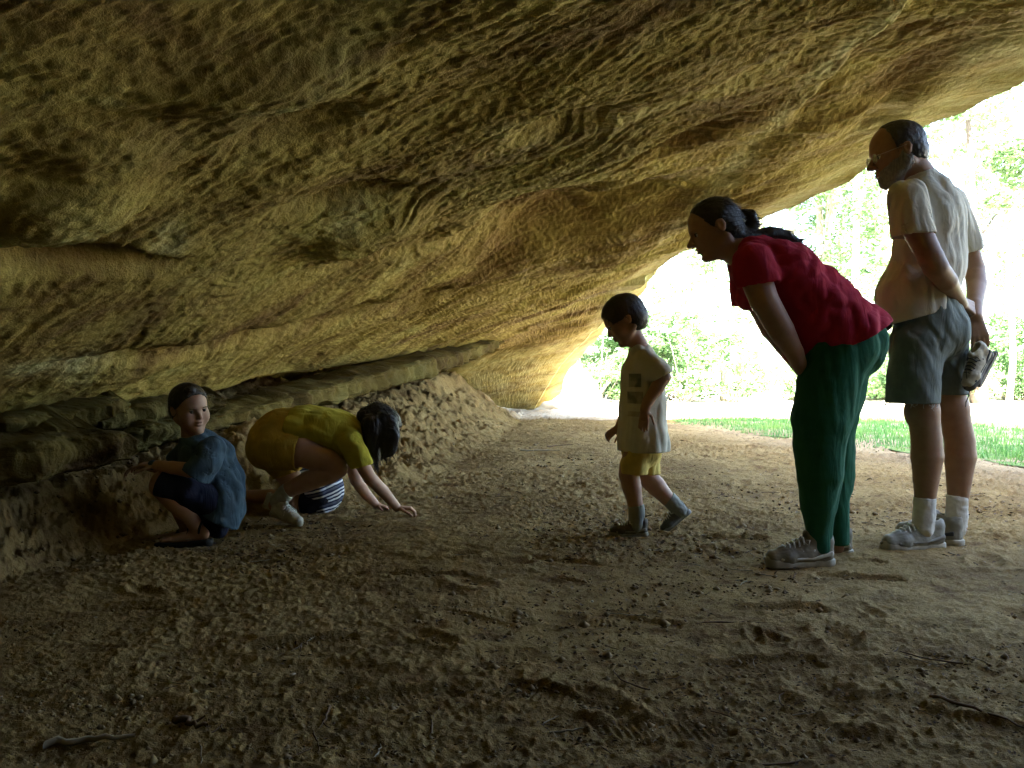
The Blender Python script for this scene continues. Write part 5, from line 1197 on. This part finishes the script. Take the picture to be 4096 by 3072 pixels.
# ------------------------------------------------------------------ the child kneeling behind her
def child_striped():
    d0 = 4.12; q = lambda U, V, dd=0.: P(U, V, d0 + dd)
    org = q(300, 510); org[2] = 0.
    root = empty('person', org, 'child in a navy and white striped top kneeling half hidden behind the one in yellow', 'person')
    lf = np.array([0, -1., 0]); wd = lambda k: (lf, k)
    hd = Head(q(297, 434, .22), (-.5, .8, -.3), .20, child=True)
    F = Field(.0042); hd.add(F, .008)
    F.cap(q(300, 446, .2), .038, q(304, 458, .15), .045, .02)
    n0_ = len(F.ops); F.cap(q(306, 462, .12), .06, q(318, 480, .06), .08, .04, wd(1.35)); F.cap(q(318, 480, .06), .085, q(322, 492, .0), .09, .03, wd(1.2)); TORSO = F.ops[n0_:]
    for dd in (-.08, .08): F.chain([(q(322, 494, dd), .065), (q(310, 505, dd), .052), (q(296, 503, dd), .042), (q(270, 497, dd), .040), (q(243, 496, dd), .030), (q(225, 500, dd), .022)], .015)
    F.chain([(q(302, 462, -.02), .04), (q(292, 478, -.04), .034), (q(292, 496, -.12), .026), (q(293, 503, -.13), .02)], .01); hand(F, q(293, 502, -.13), (.1, 0, -1), (-.3, -1, 0), .1, (.3, .3), 1)
    F.chain([(q(306, 462, .26), .038), (q(296, 478, .28), .032), (q(290, 495, .26), .024)], .01); hand(F, q(290, 495, .26), (-.2, 0, -1), (-.3, 1, 0), .1, (.3, .3), 1)
    skin_obj(F, 'body', SK_KID, root, org)
    F = Field(.0045); hd.hair(F, .02); F.cut(hd.w(.20, 0, .36), hd.f * .85 + hd.u * -.55); v, f = F.mesh(); mesh_obj('hair', v, f, hair_mat('hair_brown', (.03, .02, .015)), root, org)
    t = NT('navy_white_stripes'); v0 = t.co(); sp = t.n('ShaderNodeSeparateXYZ'); t.l(v0, sp.inputs[0])
    a = t.math('ADD', t.math('MULTIPLY', sp.outputs[2], 1.0), t.math('MULTIPLY', sp.outputs[0], -.28)); a = t.math('ADD', a, t.math('MULTIPLY', t.noise(v0, 6, 3, .5), .03))
    st = t.math('SINE', t.math('MULTIPLY', a, 2 * math.pi / .0175)); wide = t.math('SINE', t.math('MULTIPLY', a, 2 * math.pi / .070))
    m = t.ramp(t.math('ADD', t.math('MULTIPLY', st, .5), .5), [(.42, 0.), (.58, 1.)]); c = t.mix(m, (.02, .025, .06), (.62, .62, .62))
    c = t.mix(t.ramp(t.math('ADD', t.math('MULTIPLY', wide, .5), .5), [(.80, 0.), (.88, .9)]), c, (.02, .025, .06)); SM = t.fin(c, .9, t.bump(t.noise(v0, 35, 4, .6), .35, .005), .2)
    F = Field(.0045)
    F.cap(q(306, 460, .12), .075, q(319, 480, .05), .102, .04, wd(1.25)); F.cap(q(319, 480, .05), .104, q(322, 492, .0), .102, .04, wd(1.15)); F.cap(q(324, 490, -.02), .085, q(327, 516, -.06), .028, .04, wd(2.0))
    F.wrap(TORSO, .012); F.fold(.008, np.array([[8, 0, 3.0], [0, 8, 0], [2, 0, 4.0]]), 2, 'r', 3.5); F.shell(.009); n2 = nrm([-.80, 0, -.62]); F.cut(q(315, 500, -.0), n2, .18)
    S1 = Field(); S1.cap(q(302, 462, .0), .052, q(295, 480, -.03), .050); S1.shell(.008); S1.cut(q(297, 473, -.02), (-.3, 0, -1), 2.); S2 = Field(); S2.cap(q(306, 462, .25), .05, q(298, 480, .27), .048); S2.shell(.008); S2.cut(q(301, 472, .27), (-.3, 0, -1), 2.)
    F.add(S1, .015); F.add(S2, .015)
    v, f = F.mesh(); mesh_obj('striped_top', v, f, SM, root, org)
    F = Field(.0045); F.cap(q(320, 490), .095, q(322, 494), .095, .03, wd(1.1))
    for dd in (-.08, .08): F.chain([(q(320, 495, dd), .075), (q(309, 503, dd), .062)], .02)
    F.shell(.009); F.cut(q(303, 505, 0), nrm([-1, 0, .1]), .2); v, f = F.mesh(); mesh_obj('shorts', v, f, cloth('dark_navy', (.012, .013, .022), .2), root, org)

for fn in (man, woman, boy, boy_blue, girl, child_striped):
    if fn.__name__ in globals().get('ONLY', ('man', 'woman', 'boy', 'boy_blue', 'girl', 'child_striped')): fn()
